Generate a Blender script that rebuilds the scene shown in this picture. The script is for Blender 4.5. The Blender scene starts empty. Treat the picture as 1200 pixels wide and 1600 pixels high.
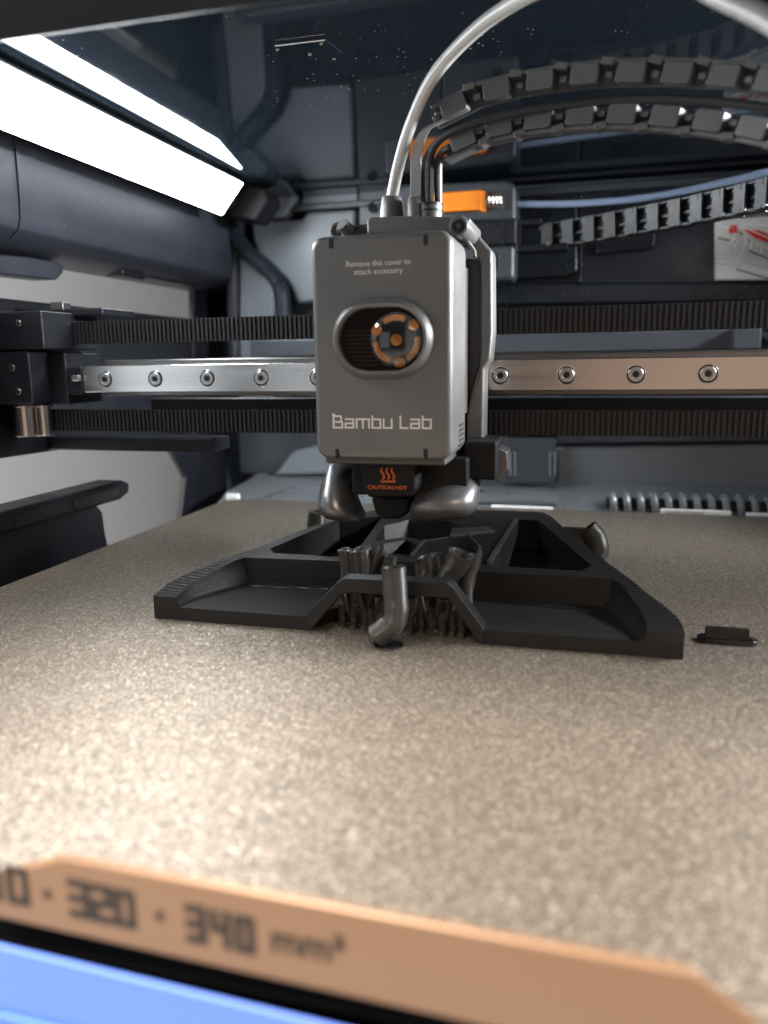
import bpy, bmesh, math, random
from mathutils import Vector, Matrix
random.seed(7)
S = 0.001                       # everything below is written in millimetres; the build plate's top is z = 0
scene = bpy.context.scene
COL = scene.collection

# ------------------------------------------------------------------ camera
CX, CY, CZ = Vector((0.96671247, 0.25545134, -0.01454675)), Vector((-0.03509587, 0.18870089, 0.98140728)), Vector((0.25344679, -0.94822813, 0.19138479))
CAMZ = 85.0
cam = bpy.data.cameras.new('camera'); camo = bpy.data.objects.new('camera', cam); COL.objects.link(camo)
m = Matrix((( CX.x, CY.x, CZ.x, 0), (CX.y, CY.y, CZ.y, 0), (CX.z, CY.z, CZ.z, CAMZ*S), (0, 0, 0, 1)))
camo.matrix_world = m
cam.sensor_fit = 'VERTICAL'; cam.sensor_height = 36; cam.sensor_width = 27
cam.lens = 36*1206/1600
cam.clip_start = 0.005; cam.clip_end = 50
cam.dof.use_dof = True; cam.dof.focus_distance = 0.292; cam.dof.aperture_fstop = 8.8
scene.camera = camo

# ------------------------------------------------------------------ world, lamps, exposure
w = bpy.data.worlds.new('World'); scene.world = w; w.use_nodes = True
bg = w.node_tree.nodes['Background']; bg.inputs[0].default_value = (1.0, 0.80, 0.64, 1); bg.inputs[1].default_value = 0.05
def area(name, loc, target, sx, sy, power, color):
    l = bpy.data.lights.new(name, 'AREA'); l.shape = 'RECTANGLE'; l.size = sx; l.size_y = sy; l.energy = power; l.color = color
    o = bpy.data.objects.new(name, l); COL.objects.link(o); o.location = loc
    o.rotation_euler = (Vector(target)-Vector(loc)).to_track_quat('-Z', 'Y').to_euler(); return o
area('room_lamp', (0.45, -0.75, 0.75), (0, 0.2, 0.0), 0.5, 0.4, 5.0, (1.0, 0.82, 0.66))
area('room_ceiling_lamp', (-0.45, -0.28, 1.0), (-0.10, 0.12, 0.0), 0.45, 0.25, 58.0, (1.0, 0.89, 0.77))
area('rail_warm_fill', (0.42, -0.85, 0.10), (0.05, 0.3, 0.08), 0.95, 0.7, 0.85, (1.0, 0.64, 0.45))  # added warm panel, placed only for the rail to mirror
area('rail_cool_fill', (-0.95, -0.80, 0.12), (-0.1, 0.3, 0.08), 0.9, 0.6, 1.9, (0.82, 0.92, 1.0))  # added cool panel that silvers the left end of the rail
area('room_wall_fill', (-0.45, 0.35, 1.1), (-0.8, 0.6, 0.1), 0.3, 0.5, 10.0, (0.92, 0.96, 1.0))  # added fill that brightens the room wall beyond the side openings
area('right_light_bar', (0.232, 0.30, 0.17), (-0.05, 0.24, 0.10), 0.30, 0.022, 1.9, (0.95, 0.98, 1.0)).data.spread = math.radians(95)
scene.view_settings.view_transform = 'Standard'; scene.view_settings.look = 'None'
scene.view_settings.exposure = 0.2; scene.view_settings.gamma = 1
scene.cycles.use_denoising = True; scene.cycles.denoising_prefilter = 'ACCURATE'; scene.cycles.denoising_input_passes = 'RGB_ALBEDO_NORMAL'
scene.cycles.sample_clamp_indirect = 4.0
scene.cycles.max_bounces = 8

# ------------------------------------------------------------------ helpers
F = 1206.0
def ray(px, py):
    return CX*(px-600) - CY*(py-800) - CZ*F
def at(px, py, Y):                       # the point of the plane y = Y seen at a photo pixel
    d = ray(px, py); t = Y/d.y
    return Vector((d.x*t, Y, d.z*t+CAMZ))
def atz(px, py, z):
    d = ray(px, py); t = (z-CAMZ)/d.z
    return Vector((d.x*t, d.y*t, z))
def atx(px, py, X):
    d = ray(px, py); t = X/d.x
    return Vector((X, d.y*t, d.z*t+CAMZ))

def N(nt, typ, **kw):
    n = nt.nodes.new(typ)
    for k, v in kw.items():
        if k in n.inputs.keys(): n.inputs[k].default_value = v
        else: setattr(n, k, v)
    return n
def mat(name, color, rough=0.5, metal=0.0, bump=0.0, bscale=300, spec=0.5, rvar=0.0, cvar=0.0, ior=1.5, dust=0.0, aniso=None, coat=0.0):
    m = bpy.data.materials.new(name); m.use_nodes = True; nt = m.node_tree; L = nt.links
    b = nt.nodes['Principled BSDF']
    b.inputs['Base Color'].default_value = (*color, 1); b.inputs['Roughness'].default_value = rough
    b.inputs['Metallic'].default_value = metal; b.inputs['IOR'].default_value = ior
    b.inputs['Coat Weight'].default_value = coat; b.inputs['Specular IOR Level'].default_value = spec
    tc = N(nt, 'ShaderNodeTexCoord')
    mp = N(nt, 'ShaderNodeMapping'); L.new(tc.outputs['Object'], mp.inputs[0])
    if aniso: mp.inputs['Scale'].default_value = aniso
    if bump:
        n = N(nt, 'ShaderNodeTexNoise', Scale=bscale*1.0, Detail=4.0); L.new(mp.outputs[0], n.inputs['Vector'])
        bp = N(nt, 'ShaderNodeBump', Strength=bump, Distance=0.0004); L.new(n.outputs['Fac'], bp.inputs['Height']); L.new(bp.outputs[0], b.inputs['Normal'])
    if rvar or cvar:
        n2 = N(nt, 'ShaderNodeTexNoise', Scale=38.0, Detail=6.0, Roughness=0.65); L.new(mp.outputs[0], n2.inputs['Vector'])
        if rvar:
            r = N(nt, 'ShaderNodeMapRange'); r.inputs['To Min'].default_value = max(0.02, rough-rvar); r.inputs['To Max'].default_value = min(1, rough+rvar)
            r.inputs['From Min'].default_value = 0.3; r.inputs['From Max'].default_value = 0.7
            L.new(n2.outputs['Fac'], r.inputs['Value']); L.new(r.outputs[0], b.inputs['Roughness'])
        if cvar:
            mx = N(nt, 'ShaderNodeMix', data_type='RGBA'); L.new(n2.outputs['Fac'], mx.inputs[0])
            mx.inputs[6].default_value = (*[c*(1-cvar) for c in color], 1); mx.inputs[7].default_value = (*[min(1, c*(1+cvar)) for c in color], 1)
            L.new(mx.outputs[2], b.inputs['Base Color'])
            if dust:
                v = N(nt, 'ShaderNodeTexVoronoi', Scale=260.0); L.new(tc.outputs['Object'], v.inputs['Vector'])
                v.inputs['Randomness'].default_value = 1
                wn = N(nt, 'ShaderNodeTexNoise', Scale=14.0); L.new(tc.outputs['Object'], wn.inputs['Vector'])
                th = N(nt, 'ShaderNodeMath', operation='MULTIPLY'); L.new(wn.outputs['Fac'], th.inputs[0]); th.inputs[1].default_value = dust
                lt = N(nt, 'ShaderNodeMath', operation='LESS_THAN'); L.new(v.outputs['Distance'], lt.inputs[0]); L.new(th.outputs[0], lt.inputs[1])
                m2 = N(nt, 'ShaderNodeMix', data_type='RGBA'); L.new(lt.outputs[0], m2.inputs[0]); L.new(mx.outputs[2], m2.inputs[6])
                m2.inputs[7].default_value = (0.55, 0.58, 0.6, 1); L.new(m2.outputs[2], b.inputs['Base Color'])
    return m
def emit(name, color, strength):
    m = bpy.data.materials.new(name); m.use_nodes = True; nt = m.node_tree
    b = nt.nodes['Principled BSDF']; b.inputs['Base Color'].default_value = (0.8, 0.8, 0.8, 1)
    b.inputs['Emission Color'].default_value = (*color, 1); b.inputs['Emission Strength'].default_value = strength
    return m

class MB:
    def __init__(s): s.v = []; s.f = []
    def box(s, x0, x1, y0, y1, z0, z1):
        x0, x1 = sorted((x0, x1)); y0, y1 = sorted((y0, y1)); z0, z1 = sorted((z0, z1))
        b = len(s.v)
        s.v += [(x, y, z) for z in (z0, z1) for y in (y0, y1) for x in (x0, x1)]
        s.f += [tuple(b+i for i in q) for q in ((0, 2, 3, 1), (4, 5, 7, 6), (0, 1, 5, 4), (2, 6, 7, 3), (0, 4, 6, 2), (1, 3, 7, 5))]
        return s
    def px(s, a, b_, c, d, Y, depth, pad=0):   # a box whose front face spans photo columns a..c and rows b..d at depth Y
        p = at(a, (b_+d)/2, Y); q = at(c, (b_+d)/2, Y); t = at((a+c)/2, b_, Y); u = at((a+c)/2, d, Y)
        return s.box(p.x, q.x, Y, Y+depth, u.z, t.z)
    def prism(s, poly, lo, hi, axis='z'):
        def P(a, b, c): return {'z': (a, b, c), 'y': (a, c, b), 'x': (c, a, b)}[axis]
        n = len(poly); b = len(s.v)
        s.v += [P(a, c, lo) for a, c in poly] + [P(a, c, hi) for a, c in poly]
        s.f += [tuple(b+i for i in range(n))[::-1], tuple(b+n+i for i in range(n))]
        s.f += [(b+i, b+(i+1) % n, b+n+(i+1) % n, b+n+i) for i in range(n)]
        return s
    def pxprism(s, pts, Y, depth):
        P = [at(x, y, Y) for x, y in pts]
        return s.prism([(p.x, p.z) for p in P], Y, Y+depth, 'y')
    def tube(s, path, r, n=12, cap=True):
        path = [Vector(p) for p in path]; rs = r if isinstance(r, (list, tuple)) else [r]*len(path)
        up = Vector((0, 0, 1)); b = len(s.v)
        t0 = (path[1]-path[0]).normalized()
        if abs(t0.dot(up)) > 0.9: up = Vector((0, 1, 0))
        u = up.cross(t0).normalized()
        for i, p in enumerate(path):
            t = (path[min(i+1, len(path)-1)]-path[max(i-1, 0)]).normalized()
            u = (u - t*u.dot(t)).normalized(); v = t.cross(u)
            for k in range(n):
                a = 2*math.pi*k/n; s.v.append(tuple(p + (u*math.cos(a)+v*math.sin(a))*rs[i]))
        for i in range(len(path)-1):
            for k in range(n):
                s.f.append((b+i*n+k, b+i*n+(k+1) % n, b+(i+1)*n+(k+1) % n, b+(i+1)*n+k))
        if cap:
            s.f.append(tuple(b+k for k in range(n))[::-1]); s.f.append(tuple(b+(len(path)-1)*n+k for k in range(n)))
        return s
    def ribbon(s, path, wv, th):               # flat strap: half-width vector wv, thickness th
        path = [Vector(p) for p in path]; wv = Vector(wv); b = len(s.v)
        for i, p in enumerate(path):
            t = (path[min(i+1, len(path)-1)]-path[max(i-1, 0)]).normalized(); n = t.cross(wv).normalized()*th/2
            for a, c in ((1, 1), (1, -1), (-1, -1), (-1, 1)): s.v.append(tuple(p+wv*a+n*c))
        for i in range(len(path)-1):
            for k in range(4): s.f.append((b+i*4+k, b+i*4+(k+1) % 4, b+(i+1)*4+(k+1) % 4, b+(i+1)*4+k))
        s.f.append((b+3, b+2, b+1, b)); e = b+(len(path)-1)*4; s.f.append((e, e+1, e+2, e+3))
        return s
    def lathe(s, prof, c, axis='z', n=24):     # prof: (radius, along)
        b = len(s.v); c = Vector(c)
        for r, h in prof:
            for k in range(n):
                a = 2*math.pi*k/n; x, y = r*math.cos(a), r*math.sin(a)
                s.v.append(tuple(c + Vector({'z': (x, y, h), 'y': (x, h, y), 'x': (h, x, y)}[axis])))
        for i in range(len(prof)-1):
            for k in range(n): s.f.append((b+i*n+k, b+i*n+(k+1) % n, b+(i+1)*n+(k+1) % n, b+(i+1)*n+k))
        s.f.append(tuple(b+k for k in range(n))[::-1]); s.f.append(tuple(b+(len(prof)-1)*n+k for k in range(n)))
        return s
    def add_mesh(s, me, off=(0, 0, 0)):
        b = len(s.v); s.v += [tuple(Vector(v.co)+Vector(off)) for v in me.vertices]; s.f += [tuple(b+i for i in p.vertices) for p in me.polygons]; return s
    def build(s, name, m, parent=None, bevel=0, seg=2, org=(0, 0, 0), ang=35, sub=0):
        if parent is not None: org = Vector(parent['org'])
        org = Vector(org)
        me = bpy.data.meshes.new(name)
        me.from_pydata([tuple((Vector(v)-org)*S) for v in s.v], [], s.f)
        bm = bmesh.new(); bm.from_mesh(me); bmesh.ops.recalc_face_normals(bm, faces=bm.faces); bm.to_mesh(me); bm.free()
        me.materials.append(m)
        for p in me.polygons: p.use_smooth = True
        me.set_sharp_from_angle(angle=math.radians(ang))
        o = bpy.data.objects.new(name, me); COL.objects.link(o)
        if parent is not None: o.parent = parent
        else: o.location = org*S
        o['org'] = tuple(org)
        if bevel:
            md = o.modifiers.new('bevel', 'BEVEL'); md.width = bevel*S; md.segments = seg; md.limit_method = 'ANGLE'; md.angle_limit = math.radians(30); md.harden_normals = True
        if sub:
            md = o.modifiers.new('sub', 'SUBSURF'); md.levels = sub; md.render_levels = sub
        return o
def thing(name, label, cat, org, group=None):
    o = bpy.data.objects.new(name, None); COL.objects.link(o); o.location = Vector(org)*S; o['org'] = tuple(org)
    o.empty_display_size = 0.01
    return tag(o, label, cat, group)
def tag(o, label, cat, group=None):
    o['label'] = label; o['category'] = cat
    if group: o['group'] = group
    return o
def struct(o): o['kind'] = 'structure'; return o
def stuff(o): o['kind'] = 'stuff'; return o
def inst(name, me, parent, loc, rot=None):
    """another part sharing a mesh; loc absolute in mm"""
    o = bpy.data.objects.new(name, me); COL.objects.link(o); o.parent = parent
    o.location = (Vector(loc)-Vector(parent['org']))*S
    if rot is not None: o.rotation_euler = rot.to_euler() if hasattr(rot, 'to_euler') else rot
    o['org'] = tuple(loc); return o
def meshof(mb, name, m, bevel=0, seg=2, ang=35):
    o = mb.build(name, m, bevel=bevel, seg=seg, ang=ang); dg = bpy.context.evaluated_depsgraph_get()
    me = bpy.data.meshes.new_from_object(o.evaluated_get(dg)); bpy.data.objects.remove(o); me.name = name; return me
def text(body, size, parent, m, loc, ext=0.05, axis='front', align='CENTER', sx=1.0, roll=0.0, name='lettering', bold=0.0, rot=None, shear=0.0):
    c = bpy.data.curves.new(name, 'FONT'); c.body = body; c.size = size*S; c.extrude = ext*S; c.align_x = align; c.align_y = 'CENTER'; c.offset = bold*S; c.shear = shear
    c.resolution_u = 3
    o = bpy.data.objects.new(name, c); COL.objects.link(o); dg = bpy.context.evaluated_depsgraph_get()
    me = bpy.data.meshes.new_from_object(o.evaluated_get(dg)); bpy.data.objects.remove(o)
    me.transform(Matrix.Diagonal((sx, 1, 1, 1))); me.materials.clear(); me.materials.append(m)
    R = rot if rot is not None else Matrix.Rotation(math.radians(90), 4, 'X') @ Matrix.Rotation(roll, 4, 'Z')
    return inst(name, me, parent, loc, R)
def holed(outline, holes, z0, z1):
    """a slab in plan with holes, as an MB"""
    c = bpy.data.curves.new('slab', 'CURVE'); c.dimensions = '2D'; c.fill_mode = 'BOTH'; c.extrude = (z1-z0)/2
    for poly in [outline]+holes:
        s = c.splines.new('POLY'); s.points.add(len(poly)-1)
        for i, (x, y) in enumerate(poly): s.points[i].co = (x, y, 0, 1)
        s.use_cyclic_u = True
    o = bpy.data.objects.new('slab', c); COL.objects.link(o); dg = bpy.context.evaluated_depsgraph_get()
    me = bpy.data.meshes.new_from_object(o.evaluated_get(dg)); bpy.data.objects.remove(o)
    mb = MB(); mb.add_mesh(me, (0, 0, (z0+z1)/2)); return mb
def smooth_path(pts, n=6):
    pts = [Vector(p) for p in pts]; out = []
    for i in range(len(pts)-1):
        p0 = pts[max(i-1, 0)]; p1 = pts[i]; p2 = pts[i+1]; p3 = pts[min(i+2, len(pts)-1)]
        for k in range(n):
            t = k/n
            out.append(0.5*((2*p1)+(p2-p0)*t+(2*p0-5*p1+4*p2-p3)*t*t+(3*p1-p0-3*p2+p3)*t**3))
    out.append(pts[-1]); return out
def resample(path, step):
    out = [path[0].copy()]; tg = []; acc = 0; need = step
    for a, b in zip(path, path[1:]):
        d = (b-a).length
        while acc+d >= need:
            out.append(a.lerp(b, (need-acc)/d)); need += step
        acc += d
    return out
def rrect(x0, x1, y0, y1, r, n=6):
    out = []
    for cx, cy, a0 in ((x1-r, y1-r, 0), (x0+r, y1-r, 90), (x0+r, y0+r, 180), (x1-r, y0+r, 270)):
        for k in range(n+1):
            a = math.radians(a0+90*k/n); out.append((cx+r*math.cos(a), cy+r*math.sin(a)))
    return out

# ------------------------------------------------------------------ materials
M = {}
M['black'] = mat('black_plastic', (0.009, 0.010, 0.014), 0.42, spec=0.32, bump=0.25, bscale=1500, rvar=0.1)
M['wall'] = mat('wall_plastic', (0.011, 0.015, 0.022), 0.30, bump=0.12, bscale=1800, rvar=0.10, cvar=0.25, dust=0.10)
M['side'] = mat('side_plastic', (0.026, 0.029, 0.041), 0.42, bump=0.30, bscale=2500, rvar=0.08, cvar=0.12, dust=0.09)
M['lightpanel'] = mat('grey_panel', (0.19, 0.21, 0.235), 0.42, bump=0.10, bscale=1200, rvar=0.08, cvar=0.10)  # paler grey paints in the light bar's brightening of the left back wall
M['midpanel'] = mat('mid_grey_panel', (0.045, 0.051, 0.061), 0.40, bump=0.10, bscale=1200, rvar=0.10, cvar=0.2)
M['lowpanel'] = mat('lower_grey_panel', (0.13, 0.137, 0.145), 0.42, bump=0.10, bscale=1200, rvar=0.08, cvar=0.2)
M['shelf'] = mat('shelf_metal', (0.32, 0.34, 0.36), 0.34, metal=0.7, rvar=0.12, cvar=0.2, dust=0.12)
M['tool'] = mat('tool_grey', (0.125, 0.125, 0.123), 0.40, metal=0.35, bump=0.22, bscale=3000, rvar=0.10, cvar=0.12)
M['tooldark'] = mat('tool_dark_grey', (0.055, 0.053, 0.052), 0.45, bump=0.2, bscale=2000)
M['toolblack'] = mat('hotend_black', (0.005, 0.005, 0.006), 0.6, spec=0.2)
M['steel'] = mat('steel', (0.62, 0.61, 0.60), 0.24, metal=1.0, bump=0.10, bscale=600, rvar=0.06, aniso=(0.15, 1, 6))
M['steeldark'] = mat('dark_steel', (0.16, 0.15, 0.145), 0.32, metal=0.9, rvar=0.08)
M['screw'] = mat('screw_steel', (0.50, 0.49, 0.48), 0.36, metal=1.0, rvar=0.08)
M['chrome'] = mat('polished_metal', (0.60, 0.60, 0.62), 0.18, metal=1.0, rvar=0.05)
M['duct'] = mat('duct_metal', (0.17, 0.17, 0.175), 0.34, metal=0.75, rvar=0.08)
M['hole'] = mat('dark_hole', (0.004, 0.004, 0.005), 0.8)
M['belt'] = mat('belt_rubber', (0.012, 0.012, 0.013), 0.5, spec=0.35, bump=0.3, bscale=2500)
M['chain'] = mat('chain_plastic', (0.070, 0.069, 0.070), 0.36, bump=0.25, bscale=1500, rvar=0.08)
M['chaindark'] = mat('chain_inner_plastic', (0.015, 0.015, 0.018), 0.5)
M['cable'] = mat('cable_rubber', (0.015, 0.015, 0.017), 0.6, spec=0.3)
M['orange'] = mat('orange_plastic', (0.95, 0.26, 0.01), 0.42, bump=0.05, bscale=500, cvar=0.08)
M['orangeink'] = mat('orange_print', (0.42, 0.085, 0.01), 0.6)
M['goldpart'] = mat('amber_metal', (0.75, 0.30, 0.06), 0.35, metal=0.4)
M['whiteink'] = mat('pale_print', (0.62, 0.60, 0.57), 0.5)
M['blackink'] = mat('black_print', (0.014, 0.008, 0.005), 0.6)
M['ptfe'] = mat('ptfe_tube', (0.40, 0.40, 0.39), 0.26, rvar=0.05)
M['bluetube'] = mat('pale_blue_tube', (0.30, 0.38, 0.55), 0.3)
M['copper'] = mat('copper_reflection', (0.190, 0.112, 0.064), 0.42, metal=0.25, rvar=0.03)  # warm reflection on the plaque, painted in as its base colour
M['blue'] = mat('blue_reflection', (0.085, 0.18, 0.64), 0.5)  # blue reflection of the screen, painted as base colour
M['blue2'] = mat('deep_blue_reflection', (0.06, 0.16, 0.50), 0.45)  # deeper band of the same painted reflection
M['room'] = mat('room_wall_paint', (0.40, 0.42, 0.455), 0.85, bump=0.2, bscale=60, cvar=0.05)
M['sticker'] = mat('sticker_grey', (0.74, 0.74, 0.69), 0.5)
M['stickerline'] = mat('sticker_line', (0.92, 0.92, 0.90), 0.5)
M['red'] = mat('red_print', (0.80, 0.025, 0.02), 0.5)
M['brownlabel'] = mat('brown_label', (0.10, 0.085, 0.07), 0.5)
M['whiteplate'] = mat('white_label', (0.85, 0.86, 0.84), 0.45)
M['led'] = emit('led_diffuser', (0.90, 0.96, 1.0), 32.0)

def glass_mat():
    m = mat('smoked_glass', (0.010, 0.014, 0.020), 0.035, ior=1.62, cvar=0.3)
    nt = m.node_tree; L = nt.links; b = nt.nodes['Principled BSDF']
    tc = nt.nodes.new('ShaderNodeTexCoord')
    v = N(nt, 'ShaderNodeTexVoronoi', Scale=260.0); L.new(tc.outputs['Object'], v.inputs['Vector'])
    n = N(nt, 'ShaderNodeTexNoise', Scale=11.0, Detail=3.0); L.new(tc.outputs['Object'], n.inputs['Vector'])
    mr = N(nt, 'ShaderNodeMapRange'); mr.inputs['From Min'].default_value = 0.36; mr.inputs['From Max'].default_value = 0.75; mr.inputs['To Max'].default_value = 0.12
    L.new(n.outputs['Fac'], mr.inputs['Value'])
    lt = N(nt, 'ShaderNodeMath', operation='LESS_THAN'); L.new(v.outputs['Distance'], lt.inputs[0]); L.new(mr.outputs[0], lt.inputs[1])
    mx = N(nt, 'ShaderNodeMix', data_type='RGBA'); L.new(lt.outputs[0], mx.inputs[0]); mx.inputs[6].default_value = (0.010, 0.015, 0.021, 1); mx.inputs[7].default_value = (0.42, 0.45, 0.45, 1)
    L.new(mx.outputs[2], b.inputs['Base Color'])
    s = N(nt, 'ShaderNodeTexNoise', Scale=26.0, Detail=8.0, Roughness=0.7); L.new(tc.outputs['Object'], s.inputs['Vector'])
    r = N(nt, 'ShaderNodeMapRange'); r.inputs['From Min'].default_value = 0.45; r.inputs['From Max'].default_value = 0.7; r.inputs['To Min'].default_value = 0.025; r.inputs['To Max'].default_value = 0.075
    L.new(s.outputs['Fac'], r.inputs['Value']); L.new(r.outputs[0], b.inputs['Roughness'])
    return m
M['glass'] = glass_mat()

def pei_mat():
    m = bpy.data.materials.new('textured_pei'); m.use_nodes = True; nt = m.node_tree; L = nt.links; b = nt.nodes['Principled BSDF']
    tc = N(nt, 'ShaderNodeTexCoord')
    n1 = N(nt, 'ShaderNodeTexNoise', Scale=1900.0, Detail=3.0, Roughness=0.7); L.new(tc.outputs['Object'], n1.inputs['Vector'])
    v1 = N(nt, 'ShaderNodeTexVoronoi', Scale=1300.0); v1.feature = 'SMOOTH_F1'; L.new(tc.outputs['Object'], v1.inputs['Vector'])
    ad = N(nt, 'ShaderNodeMath', operation='ADD'); L.new(n1.outputs['Fac'], ad.inputs[0]); L.new(v1.outputs['Distance'], ad.inputs[1])
    # facets: each grain of the coating tilts its own way and glints on its own
    ge = N(nt, 'ShaderNodeNewGeometry'); prev = ge.outputs['Normal']
    wob = N(nt, 'ShaderNodeTexNoise', Scale=2600.0, Detail=1.0); L.new(tc.outputs['Object'], wob.inputs['Vector'])
    wa = N(nt, 'ShaderNodeVectorMath', operation='MULTIPLY_ADD'); L.new(wob.outputs['Color'], wa.inputs[0]); wa.inputs[1].default_value = (0.00012,)*3; L.new(tc.outputs['Object'], wa.inputs[2])
    for sc_, amt in ((1900.0, 0.13), (3600.0, 0.09)):
        v = N(nt, 'ShaderNodeTexVoronoi', Scale=sc_); L.new(wa.outputs[0], v.inputs['Vector'])
        sb_ = N(nt, 'ShaderNodeVectorMath', operation='SUBTRACT'); L.new(v.outputs['Color'], sb_.inputs[0]); sb_.inputs[1].default_value = (0.5, 0.5, 0.5)
        sl = N(nt, 'ShaderNodeVectorMath', operation='MULTIPLY_ADD'); L.new(sb_.outputs[0], sl.inputs[0]); sl.inputs[1].default_value = (amt*2, amt*2, 0.0); L.new(prev, sl.inputs[2])
        nz = N(nt, 'ShaderNodeVectorMath', operation='NORMALIZE'); L.new(sl.outputs[0], nz.inputs[0]); prev = nz.outputs[0]
    bp = N(nt, 'ShaderNodeBump', Strength=0.25, Distance=0.00018); L.new(ad.outputs[0], bp.inputs['Height']); L.new(prev, bp.inputs['Normal']); L.new(bp.outputs[0], b.inputs['Normal'])
    cr = N(nt, 'ShaderNodeValToRGB'); cr.color_ramp.elements[0].position = 0.35; cr.color_ramp.elements[0].color = (0.195, 0.164, 0.134, 1)
    cr.color_ramp.elements[1].position = 0.68; cr.color_ramp.elements[1].color = (0.31, 0.265, 0.218, 1); L.new(n1.outputs['Fac'], cr.inputs[0]); L.new(cr.outputs[0], b.inputs['Base Color'])
    # flecks: the mica coating's sparkle painted in as pale grains
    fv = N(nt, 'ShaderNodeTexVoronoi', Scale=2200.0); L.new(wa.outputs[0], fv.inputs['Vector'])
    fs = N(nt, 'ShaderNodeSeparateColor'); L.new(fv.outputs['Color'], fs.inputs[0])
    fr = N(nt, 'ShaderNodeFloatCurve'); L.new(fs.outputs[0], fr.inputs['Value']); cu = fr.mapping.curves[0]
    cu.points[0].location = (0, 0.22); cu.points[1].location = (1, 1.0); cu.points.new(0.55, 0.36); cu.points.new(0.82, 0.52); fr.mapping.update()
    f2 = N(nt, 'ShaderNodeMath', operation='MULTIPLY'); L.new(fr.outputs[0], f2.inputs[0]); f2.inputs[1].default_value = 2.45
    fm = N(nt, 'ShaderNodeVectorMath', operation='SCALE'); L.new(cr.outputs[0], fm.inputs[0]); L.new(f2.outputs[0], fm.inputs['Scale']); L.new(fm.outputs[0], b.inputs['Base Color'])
    b.inputs['Metallic'].default_value = 0.72; b.inputs['Roughness'].default_value = 0.42
    return m
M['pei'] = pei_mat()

def pla_mat(name, col, rough=0.42, raster=1.0, layer=0.13, strength=1.0):
    """printed plastic: layer lines on the walls, raster lines on the tops"""
    m = bpy.data.materials.new(name); m.use_nodes = True; nt = m.node_tree; L = nt.links; b = nt.nodes['Principled BSDF']
    b.inputs['Base Color'].default_value = (*col, 1); b.inputs['Roughness'].default_value = rough; b.inputs['Specular IOR Level'].default_value = 0.27
    tc = N(nt, 'ShaderNodeTexCoord'); ge = N(nt, 'ShaderNodeNewGeometry')
    sep = N(nt, 'ShaderNodeSeparateXYZ'); L.new(ge.outputs['Normal'], sep.inputs[0])
    ab = N(nt, 'ShaderNodeMath', operation='ABSOLUTE'); L.new(sep.outputs['Z'], ab.inputs[0])
    gt = N(nt, 'ShaderNodeMath', operation='GREATER_THAN'); L.new(ab.outputs[0], gt.inputs[0]); gt.inputs[1].default_value = 0.9
    lay = N(nt, 'ShaderNodeTexWave', Scale=640.0, Distortion=0.0); lay.bands_direction = 'Z'; lay.inputs['Detail Scale'].default_value = 3; L.new(tc.outputs['Object'], lay.inputs['Vector'])
    mp = N(nt, 'ShaderNodeMapping'); mp.inputs['Rotation'].default_value = (0, 0, math.radians(8)); L.new(tc.outputs['Object'], mp.inputs[0])
    ras = N(nt, 'ShaderNodeTexWave', Scale=165.0, Distortion=0.5); ras.bands_direction = 'Y'; L.new(mp.outputs[0], ras.inputs['Vector'])
    mx = N(nt, 'ShaderNodeMix'); mx.data_type = 'FLOAT'; L.new(gt.outputs[0], mx.inputs[0]); L.new(lay.outputs['Fac'], mx.inputs[2]); L.new(ras.outputs['Fac'], mx.inputs[3])
    ml = N(nt, 'ShaderNodeMapRange'); ml.inputs['To Min'].default_value = layer; ml.inputs['To Max'].default_value = raster; L.new(gt.outputs[0], ml.inputs['Value'])
    mu = N(nt, 'ShaderNodeMath', operation='MULTIPLY'); L.new(mx.outputs[0], mu.inputs[0]); L.new(ml.outputs[0], mu.inputs[1])
    bp = N(nt, 'ShaderNodeBump', Strength=strength, Distance=0.0007); L.new(mu.outputs[0], bp.inputs['Height']); L.new(bp.outputs[0], b.inputs['Normal'])
    return m
M['pla'] = pla_mat('printed_plastic', (0.0085, 0.0083, 0.0083), 0.36)
M['plafloor'] = pla_mat('printed_plastic_smooth', (0.009, 0.009, 0.009), 0.42, raster=0.04, layer=0.09)
M['plabrown'] = pla_mat('support_plastic_dark', (0.016, 0.012, 0.009), 0.45, layer=0.06)
M['plasup'] = pla_mat('support_plastic', (0.034, 0.033, 0.032), 0.26, layer=0.12)

# ================================================================== setting: the chamber
YB = 530.0; ZG = 194.0
struct(MB().box(-1500, 1500, -1500, 1500, -330, -320).build('floor', M['room']))
struct(MB().box(-905, -895, -400, 1900, -320, 1400).build('room_wall', M['room']))
struct(MB().box(-275, 262, YB, YB+8, -120, ZG).build('back_wall', M['wall']))
struct(MB().box(-262, 262, 165, YB+8, ZG, ZG+4).build('glass_lid', M['glass']))
struct(MB().box(-262, 262, 60, YB, -130, -120).build('chamber_floor', M['black']))
struct(MB().box(245, 262, 60, YB, -120, ZG).build('right_wall', M['wall']))
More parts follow.
